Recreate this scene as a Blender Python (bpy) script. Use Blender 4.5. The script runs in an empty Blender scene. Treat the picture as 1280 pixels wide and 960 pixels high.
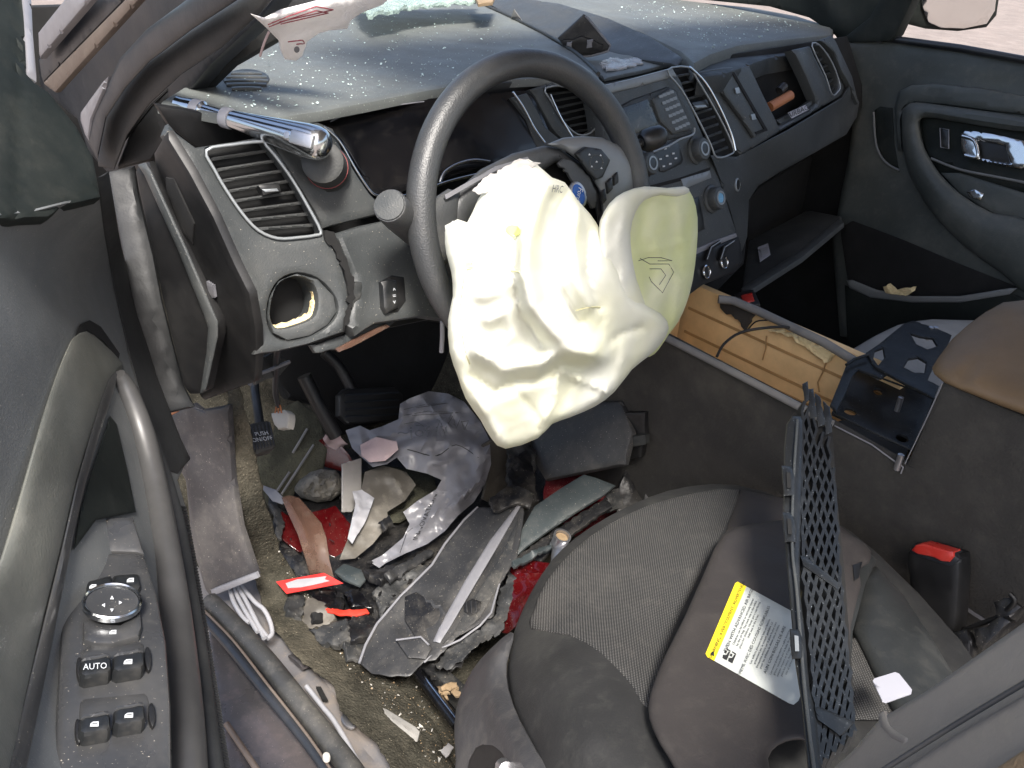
import bpy, bmesh, math, random
import numpy as np
from mathutils import Vector, Matrix, noise
from mathutils.geometry import delaunay_2d_cdt
random.seed(4); rng = np.random.default_rng(4)
S = bpy.context.scene; COL = S.collection
# ---------------------------------------------------------------- camera
CP = np.array([-0.395374, -0.790339, 1.253008]); YAW, PIT, ROL, FPX = 0.754867, 0.502588, 0.0807561, 1176.1754
_f = np.array([math.sin(YAW)*math.cos(PIT), math.cos(YAW)*math.cos(PIT), -math.sin(PIT)])
_r = np.array([math.cos(YAW), -math.sin(YAW), 0.0]); _u = np.cross(_r, _f)
CR = _r*math.cos(ROL)+_u*math.sin(ROL); CU = -_r*math.sin(ROL)+_u*math.cos(ROL); CF = _f
cam = bpy.data.cameras.new('camera'); camo = bpy.data.objects.new('camera', cam); COL.objects.link(camo)
cam.sensor_width = 36; cam.lens = 36*FPX/1280; cam.clip_start = .02; cam.clip_end = 400
M = Matrix.Identity(4)
for i in range(3): M[i][0], M[i][1], M[i][2], M[i][3] = CR[i], CU[i], -CF[i], CP[i]
camo.matrix_world = M; S.camera = camo
# ---------------------------------------------------------------- light
SUN_EL, SUN_AZ = 55, 214          # degrees; azimuth clockwise from the car's nose (+y)
W = bpy.data.worlds.new('World'); S.world = W; W.use_nodes = True
nt = W.node_tree; bg = nt.nodes['Background']; sky = nt.nodes.new('ShaderNodeTexSky'); sky.sky_type = 'NISHITA'; sky.sun_disc = False
sky.sun_elevation = math.radians(SUN_EL); sky.sun_rotation = math.radians(SUN_AZ); sky.air_density = 1.0; sky.dust_density = 4.0; sky.ozone_density = 1
nt.links.new(sky.outputs[0], bg.inputs[0]); bg.inputs[1].default_value = .12
sl = bpy.data.lights.new('sun', 'SUN'); sl.energy = 3.0; sl.angle = math.radians(14); sl.color = (1, .96, .9)
so = bpy.data.objects.new('sun', sl); COL.objects.link(so)
sd = Vector((math.sin(math.radians(SUN_AZ))*math.cos(math.radians(SUN_EL)), math.cos(math.radians(SUN_AZ))*math.cos(math.radians(SUN_EL)), math.sin(math.radians(SUN_EL))))
so.rotation_euler = sd.to_track_quat('Z', 'Y').to_euler()
S.view_settings.view_transform = 'Standard'; S.view_settings.look = 'None'; S.view_settings.exposure = 1.4; S.view_settings.gamma = 1
S.render.engine = 'CYCLES'; S.cycles.max_bounces = 7; S.cycles.transparent_max_bounces = 8
# ---------------------------------------------------------------- materials
MATS = {}
def mat(name, col, rough=.6, metal=0., bump=.25, bs=320, var=.2, vs=9, dust=.12, specks=0., spec=.5, coat=0., weave=None, transl=None, alpha=1., trans=0., dustcol=(.33, .3, .25), wscale=1., wcol=None, bd=.0006, sheen=0., col2=None):
    m = bpy.data.materials.new(name); m.use_nodes = True; n = m.node_tree.nodes; L = m.node_tree.links
    b = n['Principled BSDF']; tc = n.new('ShaderNodeTexCoord'); co = tc.outputs['Object']
    def node(t, **k):
        x = n.new(t)
        for a, v in k.items(): setattr(x, a, v)
        return x
    def noi(sc, det=3, ro=.55):
        x = node('ShaderNodeTexNoise'); x.inputs['Scale'].default_value = sc; x.inputs['Detail'].default_value = det; x.inputs['Roughness'].default_value = ro; L.new(co, x.inputs['Vector']); return x.outputs['Fac']
    def rng_(src, a, b_, c, d):
        x = node('ShaderNodeMapRange'); L.new(src, x.inputs[0])
        for i, v in zip((1, 2, 3, 4), (a, b_, c, d)): x.inputs[i].default_value = v
        return x.outputs[0]
    def mix(fac, A, B):
        x = node('ShaderNodeMix', data_type='RGBA'); 
        if isinstance(fac, float): x.inputs[0].default_value = fac
        else: L.new(fac, x.inputs[0])
        for s, v in ((6, A), (7, B)):
            if isinstance(v, tuple): x.inputs[s].default_value = (*v, 1)
            else: L.new(v, x.inputs[s])
        return x.outputs[2]
    lo = tuple(c*(1-var) for c in col); hi = tuple(min(1, c*(1+var)) for c in col)
    c = mix(rng_(noi(vs, 5, .65), .3, .7, 0, 1), lo, hi)
    if col2: c = mix(rng_(noi(vs*1.3, 2, .4), .42, .62, 0, 1), c, col2)
    if weave:
        sc = weave; fs = []
        for ang in (45, -45):
            mp = node('ShaderNodeMapping'); mp.inputs['Rotation'].default_value = (0, 0, math.radians(ang)); L.new(co, mp.inputs['Vector'])
            w = node('ShaderNodeTexWave'); w.inputs['Scale'].default_value = sc; w.inputs['Distortion'].default_value = .25; w.inputs['Detail'].default_value = 1; L.new(mp.outputs[0], w.inputs['Vector']); fs.append(w.outputs['Fac'])
        mm = node('ShaderNodeMath', operation='MULTIPLY'); L.new(fs[0], mm.inputs[0]); L.new(fs[1], mm.inputs[1]); wv = mm.outputs[0]
        c = mix(rng_(wv, .05, .5, 0, .35 if col2 else 1), c, wcol or tuple(min(1, x*2.4) for x in col))
    if dust:
        c = mix(rng_(noi(5, 6, .7), .5, .8, 0, dust*2.2), c, dustcol)
        c = mix(rng_(noi(55, 4, .7), .52, .75, 0, dust), c, dustcol)
    if specks: c = mix(rng_(noi(560, 2, .5), .71-.05*specks, .77-.05*specks, 0, .7), c, tuple(min(1, d*1.8) for d in dustcol))
    L.new(c, b.inputs['Base Color'])
    L.new(rng_(noi(14, 4, .6), .3, .7, max(.03, rough-.12*min(1, rough*2)), min(1, rough+.1)), b.inputs['Roughness'])
    b.inputs['Metallic'].default_value = metal; b.inputs['Specular IOR Level'].default_value = spec
    b.inputs['Coat Weight'].default_value = coat; b.inputs['Alpha'].default_value = alpha; b.inputs['Transmission Weight'].default_value = trans
    b.inputs['Sheen Weight'].default_value = sheen
    if bump:
        bp = node('ShaderNodeBump'); bp.inputs['Strength'].default_value = bump; bp.inputs['Distance'].default_value = bd
        L.new(wv if weave else noi(bs, 2, .5), bp.inputs['Height']); L.new(bp.outputs[0], b.inputs['Normal'])
    if transl:
        tr = node('ShaderNodeBsdfTranslucent'); tr.inputs[0].default_value = (*transl[1], 1); ms = node('ShaderNodeMixShader'); ms.inputs[0].default_value = transl[0]
        L.new(b.outputs[0], ms.inputs[1]); L.new(tr.outputs[0], ms.inputs[2]); L.new(ms.outputs[0], n['Material Output'].inputs[0])
    MATS[name] = m; return m
mat('dash_top', (.105, .113, .108), .62, bump=.5, bs=420, var=.08, dust=.09, specks=.5, dustcol=(.3, .33, .3))
mat('dash_grey', (.043, .047, .048), .5, bump=.6, bs=520, var=.08, dust=.04, specks=.05)
mat('dash_dark', (.022, .024, .024), .6, bump=.5, bs=420, dust=.05)
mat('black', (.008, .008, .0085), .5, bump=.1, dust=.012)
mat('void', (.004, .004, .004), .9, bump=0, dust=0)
mat('gloss_black', (.004, .004, .005), .15, bump=0, dust=.02)
mat('screen', (.02, .025, .027), .2, bump=0, dust=.2)
mat('trim_silver', (.3, .32, .33), .38, metal=.5, bump=.1, dust=.08, var=.08)
mat('spoke_grey', (.2, .21, .215), .42, metal=.3, bump=.1, dust=.05, var=.08)
mat('chrome', (.6, .62, .64), .13, metal=1, bump=0, dust=.05, var=.04)
mat('steel', (.45, .45, .47), .35, metal=.9, bump=.2, dust=.1)
mat('wheel_leather', (.04, .042, .044), .42, bump=.9, bs=560, var=.1, dust=.05, spec=.6)
mat('cover', (.05, .052, .054), .5, bump=.5, bs=420, dust=.05)
mat('button', (.012, .013, .014), .35, bump=0, dust=.05)
mat('print_white', (.5, .52, .54), .6, bump=0, dust=0, var=.02)
mat('print_black', (.02, .02, .02), .6, bump=0, dust=0, var=.02)
mat('blue', (.02, .08, .3), .25, bump=0, dust=.05)
mat('knob_blue', (.15, .33, .5), .25, bump=0, dust=.05)
mat('airbag', (.74, .74, .67), .75, col2=(.76, .755, .57), bump=.35, bs=500, var=.04, vs=6, dust=.05, dustcol=(.7, .6, .4), transl=(.16, (.9, .92, .55)), bd=.0005, weave=420, wcol=(.8, .8, .74))  # pale yellow second colour paints the glow of light through the folds
mat('airbag_backlit_tint', (.84, .87, .5), .7, col2=(.88, .88, .66), bump=.35, weave=420, wcol=(.84, .86, .5), var=.06, vs=8, dust=.05, transl=(.3, (.85, .9, .3)), bd=.0005)  # yellow-green colour stands in for light shining through the cloth
mat('airbag_seam', (.55, .52, .3), .8, bump=.2, dust=.1)
mat('airbag_yellow', (.75, .78, .3), .7, bump=.2, dust=.05, transl=(.35, (.8, .85, .2)))
mat('curtain_cloth', (.85, .82, .82), .75, bump=.3, weave=350, wcol=(.86, .83, .83), dust=.06, transl=(.25, (.9, .88, .85)))
mat('stitch_red', (.3, .06, .08), .8, bump=0, dust=0)
mat('beige', (.45, .37, .26), .7, bump=.3, dust=.1)
mat('door_panel', (.12, .126, .127), .55, bump=.5, bs=480, var=.1, dust=.06, specks=.05)
mat('door_green', (.045, .052, .05), .5, bump=.5, bs=380, var=.15, dust=.08)
mat('sail_dark', (.008, .011, .010), .7, bump=.3, bs=300, dust=.02, spec=.25)
mat('armrest', (.115, .118, .105), .45, bump=.4, bs=420, dust=.08)
mat('pull_metal', (.075, .074, .074), .38, metal=.3, bump=.05, dust=.03)
mat('switch_plate', (.045, .046, .048), .3, metal=.2, bump=.1, dust=.06, specks=.1)
mat('body_paint', (.085, .08, .082), .3, metal=.5, bump=.05, dust=.3, specks=.3, coat=.3, dustcol=(.25, .2, .19))
mat('body_primer', (.15, .145, .15), .5, metal=.1, bump=.2, dust=.4, specks=.2, dustcol=(.3, .24, .18))
mat('rubber', (.014, .016, .02), .38, bump=.15, dust=.03)
mat('rubber_worn', (.03, .03, .029), .6, bump=.4, dust=.12, specks=.1)
mat('pillar_trim', (.022, .023, .024), .6, bump=.35, dust=.02)
mat('tan_strip', (.13, .10, .08), .5, metal=.3, bump=.1, dust=.1)
mat('frame_grey', (.22, .22, .24), .35, metal=.3, bump=.05, dust=.1)
mat('kick_plastic', (.04, .038, .04), .5, bump=.3, dust=.12, specks=.15)
mat('carpet', (.042, .039, .030), .95, bump=1, bs=260, var=.5, vs=22, dust=.22, specks=.7, dustcol=(.2, .175, .13), bd=.003, spec=.1)
mat('carpet_side', (.045, .045, .034), .95, bump=.9, bs=300, var=.3, vs=14, dust=.2, dustcol=(.2, .19, .13), bd=.002, spec=.1)
mat('console_carpet', (.046, .044, .041), .95, bump=.8, bs=420, var=.14, vs=20, dust=.07, specks=0, bd=.0015, spec=.1, dustcol=(.2, .18, .14))
mat('console_rail', (.15, .15, .15), .8, bump=.5, dust=.2)
mat('plywood', (.78, .54, .27), .6, bump=.2, var=.16, vs=14, dust=.05)
mat('plywood_groove', (.4, .24, .1), .7, bump=.2, dust=.05)
mat('foam_yellow', (.75, .6, .33), .9, bump=1, bs=150, dust=.05, bd=.004)
mat('black_metal', (.011, .012, .013), .5, bump=.2, dust=.08, specks=.15, spec=.25, dustcol=(.2, .21, .21))
mat('brown_leather', (.15, .098, .052), .6, bump=.5, bs=420, var=.15, dust=.03)
mat('seat_grey', (.24, .24, .23), .8, bump=.5, dust=.1)
mat('seat_insert', (.012, .012, .012), .9, bump=1, weave=125, wcol=(.10, .098, .093), var=.3, dust=.1, bd=.001, dustcol=(.25, .23, .2))
mat('seat_fabric', (.0125, .0125, .0125), .9, bump=.5, bs=500, var=.45, vs=7, dust=.08, dustcol=(.17, .17, .14))
mat('seat_shield', (.045, .045, .048), .5, bump=.5, bs=420, dust=.12)
mat('visor_vinyl', (.026, .022, .0205), .7, bump=.5, bs=520, var=.1, dust=.03, specks=0)
mat('label_yellow', (.8, .62, .02), .5, bump=0, dust=.05)
mat('label_white', (.46, .48, .45), .4, bump=0, dust=.05, var=.03)
mat('card_white', (.36, .36, .4), .4, bump=0, dust=.03, var=.03)
mat('buckle_red', (.45, .03, .022), .3, bump=0, dust=.12)
mat('grille_plastic', (.009, .010, .011), .42, bump=.4, bs=200, dust=.05, specks=.15, dustcol=(.2, .22, .24))
mat('pillar_brown', (.13, .118, .106), .55, bump=.2, bs=500, dust=.08, var=.08)
mat('red_lens', (.065, .003, .004), .1, bump=.1, dust=.04, specks=.1, trans=.1)
mat('dark_red_lens', (.09, .006, .01), .15, bump=.1, dust=.1, specks=.2)
mat('smoke_lens', (.09, .05, .036), .18, bump=0, dust=.12, alpha=.85)
mat('clear_plastic', (.5, .48, .46), .18, bump=.2, dust=.2, specks=.4, alpha=.6)
mat('clear_strip_plastic', (.3, .29, .27), .2, bump=.2, dust=.1, specks=.3, alpha=.8)
mat('bag_grey', (.2, .2, .22), .3, bump=.3, bs=60, dust=.1, var=.12, transl=(.2, (.6, .6, .65)), bd=.002)
mat('bag_dirty', (.07, .063, .053), .55, bump=.3, bs=60, dust=.2, bd=.002)
mat('paper_pink', (.4, .3, .3), .7, bump=.3, dust=.12)
mat('paper_white', (.26, .26, .28), .6, bump=.3, dust=.12)
mat('tag_red', (.5, .02, .018), .5, bump=0, dust=.05)
mat('orange_red', (.5, .03, .015), .5, bump=.3, dust=.05)
mat('foam_grey', (.12, .115, .1), .95, bump=1, bs=90, dust=.3, var=.4, vs=40, bd=.006)
mat('debris_black', (.009, .009, .01), .45, bump=.6, bs=120, dust=.1, specks=.2, bd=.002)
mat('debris_grey', (.022, .023, .024), .6, bump=.6, bs=120, dust=.15, specks=.25, bd=.002)
mat('debris_slate', (.035, .044, .047), .4, bump=.3, dust=.08, specks=.2)
mat('torn_trim', (.024, .0245, .026), .5, bump=.5, bs=300, dust=.07, specks=.2)
mat('trim_edge', (.17, .17, .185), .55, bump=.2, dust=.1)
mat('wire_grey', (.3, .3, .32), .5, bump=.1, dust=.1)
mat('connector_white', (.42, .4, .36), .5, bump=0, dust=.1)
mat('wood_chip', (.26, .18, .1), .8, bump=.6, dust=.1)
mat('ground', (.2, .165, .145), .9, bump=.6, bs=40, var=.18, vs=3, dust=.3, dustcol=(.3, .26, .23), bd=.01)
mat('glass_crumb', (.5, .62, .58), .15, bump=0, dust=0)
mat('shattered', (.38, .48, .43), .15, bump=1, bs=130, dust=0, alpha=.6, bd=.004)
mat('mirror', (.7, .7, .7), .04, metal=1, bump=0, dust=.05, var=.02)
mat('orange_brown', (.35, .13, .05), .6, bump=.3, dust=.1)
mat('roof_liner', (.35, .34, .32), .9, bump=.3)
mat('red_line', (.2, .03, .03), .6, bump=0, dust=0)
# ---------------------------------------------------------------- bases: surfaces of the car onto which outlines are laid
def rays(p):
    p = np.atleast_2d(np.asarray(p, float)); return CF+CR*((p[:, :1]-640)/FPX)-CU*((p[:, 1:2]-480)/FPX)
def U(px, py, ax, c):
    d = rays((px, py))[0]; i = 'xyz'.index(ax); return CP+d*(c-CP[i])/d[i]
class PL:
    def __init__(s, pt, n):
        s.p = np.array(pt, float); s.n = np.array(n, float); s.n /= np.linalg.norm(s.n)
        if s.n@(CP-s.p) < 0: s.n = -s.n
    def pt(s, p):
        d = rays(p); t = ((s.p-CP)@s.n)/(d@s.n); return CP+d*t[:, None]
    def nr(s, p): return np.tile(s.n, (len(np.atleast_2d(p)), 1))
    def off(s, k): return PL(s.p+s.n*k, s.n)
def AX(ax, c):
    n = np.zeros(3); n['xyz'.index(ax)] = 1; return PL(n*c, n)
def TRI(a, b, c):
    A, B, C_ = (U(*q) if len(q) == 4 else np.array(q) for q in (a, b, c)); return PL(A, np.cross(B-A, C_-A))
class TPS:
    """smooth surface through points of the car given as (px, py, axis, coordinate)"""
    def __init__(s, ctl, k=0., sm=1e-4):
        s.c = np.array([c[:2] for c in ctl], float)/100; t = np.array([np.linalg.norm(U(*c)-CP)/np.linalg.norm(rays(c[:2])[0]) for c in ctl]); s.k = k
        n = len(ctl); A = np.zeros((n+3, n+3)); A[:n, :n] = s.K(s.c)+sm*np.eye(n); P_ = np.c_[np.ones(n), s.c]; A[:n, n:] = P_; A[n:, :n] = P_.T
        s.w = np.linalg.solve(A, np.r_[t, 0, 0, 0])
    def K(s, q):
        d = np.linalg.norm(q[:, None]-s.c[None], axis=2); return np.where(d > 1e-9, d*d*np.log(d+1e-12), 0)
    def raw(s, p):
        q = np.atleast_2d(np.asarray(p, float))/100; t = s.K(q)@s.w[:-3]+np.c_[np.ones(len(q)), q]@s.w[-3:]; return CP+rays(p)*t[:, None]
    def nr(s, p):
        p = np.atleast_2d(np.asarray(p, float)); a = s.raw(p+(2, 0))-s.raw(p-(2, 0)); b = s.raw(p+(0, 2))-s.raw(p-(0, 2)); n = np.cross(a, b); n /= np.linalg.norm(n, axis=1)[:, None]
        f = np.sign(((CP-s.raw(p))*n).sum(1)); return n*f[:, None]
    def pt(s, p):
        w = s.raw(p)
        if s.k: v = CP-w; w = w+v/np.linalg.norm(v, axis=1)[:, None]*s.k
        return w
    def off(s, k):
        o = object.__new__(TPS); o.__dict__ = dict(s.__dict__); o.k = s.k+k; return o
from mathutils.bvhtree import BVHTree
class MB:
    """the surface of an object already built, so that seams and print lie on its folds"""
    def __init__(s, o, k=0.):
        me = o.data; w = WL[o.name]; s.t = BVHTree.FromPolygons([v.co+w for v in me.vertices], [tuple(p.vertices) for p in me.polygons]); s.k = k
    def hit(s, p):
        out, nn = [], []
        for d in rays(p):
            d = Vector(d).normalized(); h, n, i, _ = s.t.ray_cast(Vector(CP), d)
            if h is None: h, n, i, _ = s.t.find_nearest(Vector(CP)+d*1.0)
            if n.dot(d) > 0: n = -n
            out.append(np.array(h)+np.array(n)*s.k); nn.append(np.array(n))
        return np.array(out), np.array(nn)
    def pt(s, p): return s.hit(np.atleast_2d(np.asarray(p, float)))[0]
    def nr(s, p): return s.hit(np.atleast_2d(np.asarray(p, float)))[1]
    def off(s, k):
        o = object.__new__(MB); o.__dict__ = dict(s.__dict__); o.k = s.k+k; return o
# ---------------------------------------------------------------- objects
WL = {}
def wl(o): return WL.get(o.name, Vector((0, 0, 0))) if o else Vector((0, 0, 0))
def link(name, me, m, parent=None, label=None, cat=None, group=None, kind=None, at=None):
    """vertices arrive in world metres; the object's origin is put at its own middle (or at `at`)"""
    n = len(me.vertices); co = np.empty(n*3); me.vertices.foreach_get('co', co); co = co.reshape(-1, 3)
    c = np.array(at) if at is not None else (co.min(0)+co.max(0))/2
    me.vertices.foreach_set('co', (co-c).ravel()); me.update()
    o = bpy.data.objects.new(name, me); COL.objects.link(o)
    if m and not me.materials: me.materials.append(MATS[m])
    o.location = Vector(c)-wl(parent)
    if parent: o.parent = parent
    WL[o.name] = Vector(c)
    if label: o['label'] = label
    if cat: o['category'] = cat
    if group: o['group'] = group
    if kind: o['kind'] = kind
    return o
def thing(name, label, cat, loc, group=None):
    o = bpy.data.objects.new(name, None); COL.objects.link(o); o.location = Vector(loc); o.empty_display_size = .05; WL[o.name] = Vector(loc)
    o['label'] = label; o['category'] = cat
    if group: o['group'] = group
    return o
def finish(vs, fs, ang=35, flip=True):
    me = bpy.data.meshes.new('m'); me.from_pydata([tuple(v) for v in vs], [], fs); me.validate()
    if flip:
        bm = bmesh.new(); bm.from_mesh(me); bmesh.ops.recalc_face_normals(bm, faces=bm.faces); bm.to_mesh(me); bm.free()
    me.shade_smooth()
    try: me.set_sharp_from_angle(angle=math.radians(ang))
    except Exception: pass
    return me
def crc(P_, k, closed=True):
    P_ = np.asarray(P_, float); n = len(P_); out = []
    for i in range(n if closed else n-1):
        a, b, c, d = (P_[(i-1) % n], P_[i], P_[(i+1) % n], P_[(i+2) % n]) if closed else (P_[max(i-1, 0)], P_[i], P_[i+1], P_[min(i+2, n-1)])
        for j in range(k):
            t = j/k; out.append(.5*((2*b)+(-a+c)*t+(2*a-5*b+4*c-d)*t*t+(-a+3*b-3*c+d)*t**3))
    if not closed: out.append(P_[-1])
    return np.array(out)
def inpoly(pts, poly):
    x, y = pts[:, 0], pts[:, 1]; r = np.zeros(len(pts), bool); n = len(poly)
    for i in range(n):
        x1, y1 = poly[i]; x2, y2 = poly[(i+1) % n]
        if y1 == y2: continue
        c = ((y1 > y) != (y2 > y)) & (x < (x2-x1)*(y-y1)/(y2-y1)+x1); r ^= c
    return r
def segd(p, a, b):
    ab = b-a; L2 = (ab*ab).sum(-1)+1e-18
    t = np.clip(((p[:, None]-a[None])*ab[None]).sum(-1)/L2[None], 0, 1); return np.linalg.norm(p[:, None]-(a[None]+t[..., None]*ab[None]), axis=2).min(1)
def dens(loop, step):
    out = []
    for i in range(len(loop)):
        a, b = loop[i], loop[(i+1) % len(loop)]; k = max(1, int(round(np.linalg.norm(b-a)/step)))
        for j in range(k): out.append(a+(b-a)*j/k)
    return np.array(out)
def fbm(P_, sc, seed=0, ridge=False, oc=4):
    o = Vector((seed*7.3, seed*3.1, seed*1.7)); r = np.zeros(len(P_))
    for i, p in enumerate(P_):
        v, a, f = 0, 1, sc
        for k in range(oc):
            q = noise.noise(Vector(p)*f+o); v += a*((1-abs(q)*2) if ridge else q); a *= .5; f *= 2.1
        r[i] = v
    return r
def build(outline, base, t=.006, r=.003, res=9, holes=(), sm=0, ridges=(), crumple=None, puff=None, flat_back=False, jag=0, ang=35, h=None, view=None):
    ol = np.asarray(outline, float)
    if sm: ol = crc(ol, sm)
    pln = isinstance(base, PL)
    if pln:                                                          # mesh planar pieces in their own metric coordinates
        fx, fy = frame(base.n); fx, fy = np.array(fx), np.array(fy); o3 = base.pt([ol.mean(0)])[0]; k_ = FPX/np.linalg.norm(o3-CP)
        def to2(q): w = base.pt(np.asarray(q, float))-o3; return np.c_[w@fx, w@fy]*k_
        ol = to2(ol); holes = [to2(crc(np.asarray(q, float), 3) if len(q) > 6 else q) for q in holes]
    if jag:
        ol = dens(ol, max(4, res*.8)); ol = ol+rng.normal(0, jag, ol.shape)
    loops = [dens(ol, res)]+[dens(q if pln else (crc(np.asarray(q, float), 3) if len(q) > 6 else np.asarray(q, float)), min(res, 6)) for q in holes]
    bnd = np.vstack(loops); A2 = np.vstack(loops); B2 = np.vstack([np.roll(l, -1, 0) for l in loops])
    lo, hi = loops[0].min(0), loops[0].max(0)
    gx, gy = np.meshgrid(np.arange(lo[0], hi[0]+res, res), np.arange(lo[1], hi[1]+res, res*.87)); gx[1::2] += res/2
    g = np.c_[gx.ravel(), gy.ravel()]
    def ok(q, dmin):
        k = inpoly(q, loops[0])
        for l in loops[1:]: k &= ~inpoly(q, l)
        q = q[k]
        return q[segd(q, A2, B2) > dmin] if len(q) else q
    g = ok(g, res*(1.25 if puff else .45))
    if puff:
        rings = []
        for l in loops:
            tg = np.roll(l, -1, 0)-np.roll(l, 1, 0); nn = np.c_[-tg[:, 1], tg[:, 0]]; nn /= np.linalg.norm(nn, axis=1)[:, None]+1e-9
            for sgn in (1, -1):
                for k in (.1, .35, .8):
                    q = ok(l+nn*sgn*res*k, res*k*.88)
                    if len(q): rings.append(q)
        if rings: g = np.vstack([g]+rings) if len(g) else np.vstack(rings)
    if r and not puff:
        cen = loops[0].mean(0); sc = k_ if pln else FPX/np.linalg.norm(base.pt(cen)[0]-CP); rp = r*sc; rings = []
        if rp > .35:
            for l in loops:
                tg = np.roll(l, -1, 0)-np.roll(l, 1, 0); nn = np.c_[-tg[:, 1], tg[:, 0]]; nn /= np.linalg.norm(nn, axis=1)[:, None]+1e-9
                for sgn in (1, -1):
                    for k in ((.3, 1.) if rp < res*1.2 else (.08, .3, .65, 1.)):
                        q = ok(l+nn*sgn*rp*k, rp*k*.85)
                        if len(q): rings.append(q)
            if rings:
                rr = np.vstack(rings); 
                if len(g): g = ok(g, rp+res*.35) if rp > res*.5 else g[np.array([((rr-q)**2).sum(1).min() > (rp*.6)**2 for q in g])]
                g = np.vstack([g, rr]) if len(g) else rr
    pts = np.vstack([bnd, g]) if len(g) else bnd
    ed = []; s0 = 0
    for l in loops:
        ed += [(s0+i, s0+(i+1) % len(l)) for i in range(len(l))]; s0 += len(l)
    vo, _, fo, *_ = delaunay_2d_cdt([Vector(p) for p in pts], ed, [], 0, 1e-5)
    V = np.array([tuple(v) for v in vo]); F = np.array([f for f in fo if len(f) == 3])
    cen = V[F].mean(1); k = inpoly(cen, loops[0])
    for l in loops[1:]: k &= ~inpoly(cen, l)
    F = F[k]
    if pln:
        m3 = lambda q: o3+(q[:, :1]*fx+q[:, 1:2]*fy)/k_
        P3 = m3(V); N3 = np.tile(base.n, (len(V), 1)); bA = m3(A2); bB = m3(B2)
        w = P3-CP; z_ = w@CF; V = np.c_[640+FPX*(w@CR)/z_, 480-FPX*(w@CU)/z_]
    else: P3 = base.pt(V); N3 = base.nr(V); bA = base.pt(A2); bB = base.pt(B2)
    if view is None: view = bool(puff) or isinstance(base, TPS)
    if view: N3 = CP-P3; N3 = N3/np.linalg.norm(N3, axis=1)[:, None]
    d = segd(P3, bA, bB)
    H, wd = puff if puff else (r, r)
    if H > 0 and wd > 0:
        pr = H*np.sqrt(np.clip(1-(1-np.clip(d/wd, 0, 1))**2, 0, 1))
        front = pr if puff else pr-H
    else: front = np.zeros(len(V))
    bb = np.full(len(V), -t) if not puff else (-t-(pr*.6 if not flat_back else 0))
    rel = np.zeros(len(V))
    for pl, hh, w, *cz in ridges:
        q = np.asarray(pl, float); dd = segd(V, q[:-1], q[1:]); rel += hh*(np.exp(-dd/w) if cz else np.exp(-(dd/w)**2))
    if h: rel += h(V)
    if crumple:
        for cr in ([crumple] if isinstance(crumple[0], (int, float)) else crumple):
            rel += cr[0]*fbm(P3, cr[1], cr[2] if len(cr) > 2 else 1, ridge=len(cr) > 3 and cr[3], oc=cr[4] if len(cr) > 4 else 4)
    if puff: fade = np.clip(d/max(1e-6, wd*.35), 0, 1); front = front+rel*fade
    else: front = front+rel; bb = bb+(0 if flat_back else rel)
    bb = np.minimum(bb, front-1e-4)
    n = len(V); vs = np.vstack([P3+N3*front[:, None], P3+N3*bb[:, None]])
    fs = [tuple(int(i) for i in f) for f in F]+[tuple(int(i)+n for i in f[::-1]) for f in F]
    cnt = {}
    for f in F:
        for i in range(3):
            e = (int(f[i]), int(f[(i+1) % 3])); cnt[e] = 1
    for (a, b) in cnt:
        if (b, a) not in cnt: fs.append((b, a, a+n, b+n))
    return finish(vs, fs, ang)
def P(name, outline, base, m, parent=None, label=None, cat=None, group=None, kind=None, **k):
    return link(name, build(outline, base, **k), m, parent, label, cat, group, kind)
def frame(d):
    d = Vector(d).normalized(); a = Vector((0, 0, 1)) if abs(d.z) < .9 else Vector((1, 0, 0)); x = a.cross(d).normalized(); return x, d.cross(x)
def tube(pts, r, n=10, k=4, closed=False, flat=1.):
    P_ = np.array([np.array(p) for p in pts]); P_ = crc(P_, k, closed) if k > 1 else P_
    m_ = len(P_); rr = np.interp(np.linspace(0, 1, m_), np.linspace(0, 1, len(np.atleast_1d(r))), np.atleast_1d(r)) if np.ndim(r) else np.full(m_, r)
    vs, fs = [], []; x = None
    for i in range(m_):
        d = Vector(P_[(i+1) % m_ if closed else min(i+1, m_-1)]-P_[(i-1) % m_ if closed else max(i-1, 0)]).normalized()
        if x is None: x, y = frame(d)
        else: x = (x-d*x.dot(d)).normalized(); y = d.cross(x)
        for j in range(n):
            a = 2*math.pi*j/n; vs.append(Vector(P_[i])+(x*math.cos(a)+y*math.sin(a)*flat)*rr[i])
    for i in range(m_ if closed else m_-1):
        for j in range(n): fs.append((i*n+j, i*n+(j+1) % n, ((i+1) % m_)*n+(j+1) % n, ((i+1) % m_)*n+j))
    if not closed: fs += [tuple(range(n))[::-1], tuple((m_-1)*n+j for j in range(n))]
    return finish(vs, fs, 50)
def T(name, pts, r, m, parent=None, label=None, cat=None, group=None, kind=None, **k):
    return link(name, tube(pts, r, **k), m, parent, label, cat, group, kind)
def on(base, pl): return [p for p in base.pt(np.asarray(pl, float))]
def lathe(c, axis, prof, n=28, sx=1.):
    x, y = frame(axis); d = Vector(axis).normalized(); c = Vector(c); vs, fs = [], []
    for (r, z) in prof:
        for j in range(n):
            a = 2*math.pi*j/n; vs.append(c+d*z+(x*math.cos(a)*sx+y*math.sin(a))*max(r, 1e-5))
    for i in range(len(prof)-1):
        for j in range(n): fs.append((i*n+j, i*n+(j+1) % n, (i+1)*n+(j+1) % n, (i+1)*n+j))
    fs += [tuple(range(n))[::-1], tuple((len(prof)-1)*n+j for j in range(n))]
    return finish(vs, fs, 38)
def LT(name, c, axis, prof, m, parent=None, label=None, cat=None, group=None, **k): return link(name, lathe(c, axis, prof, **k), m, parent, label, cat, group)
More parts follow.
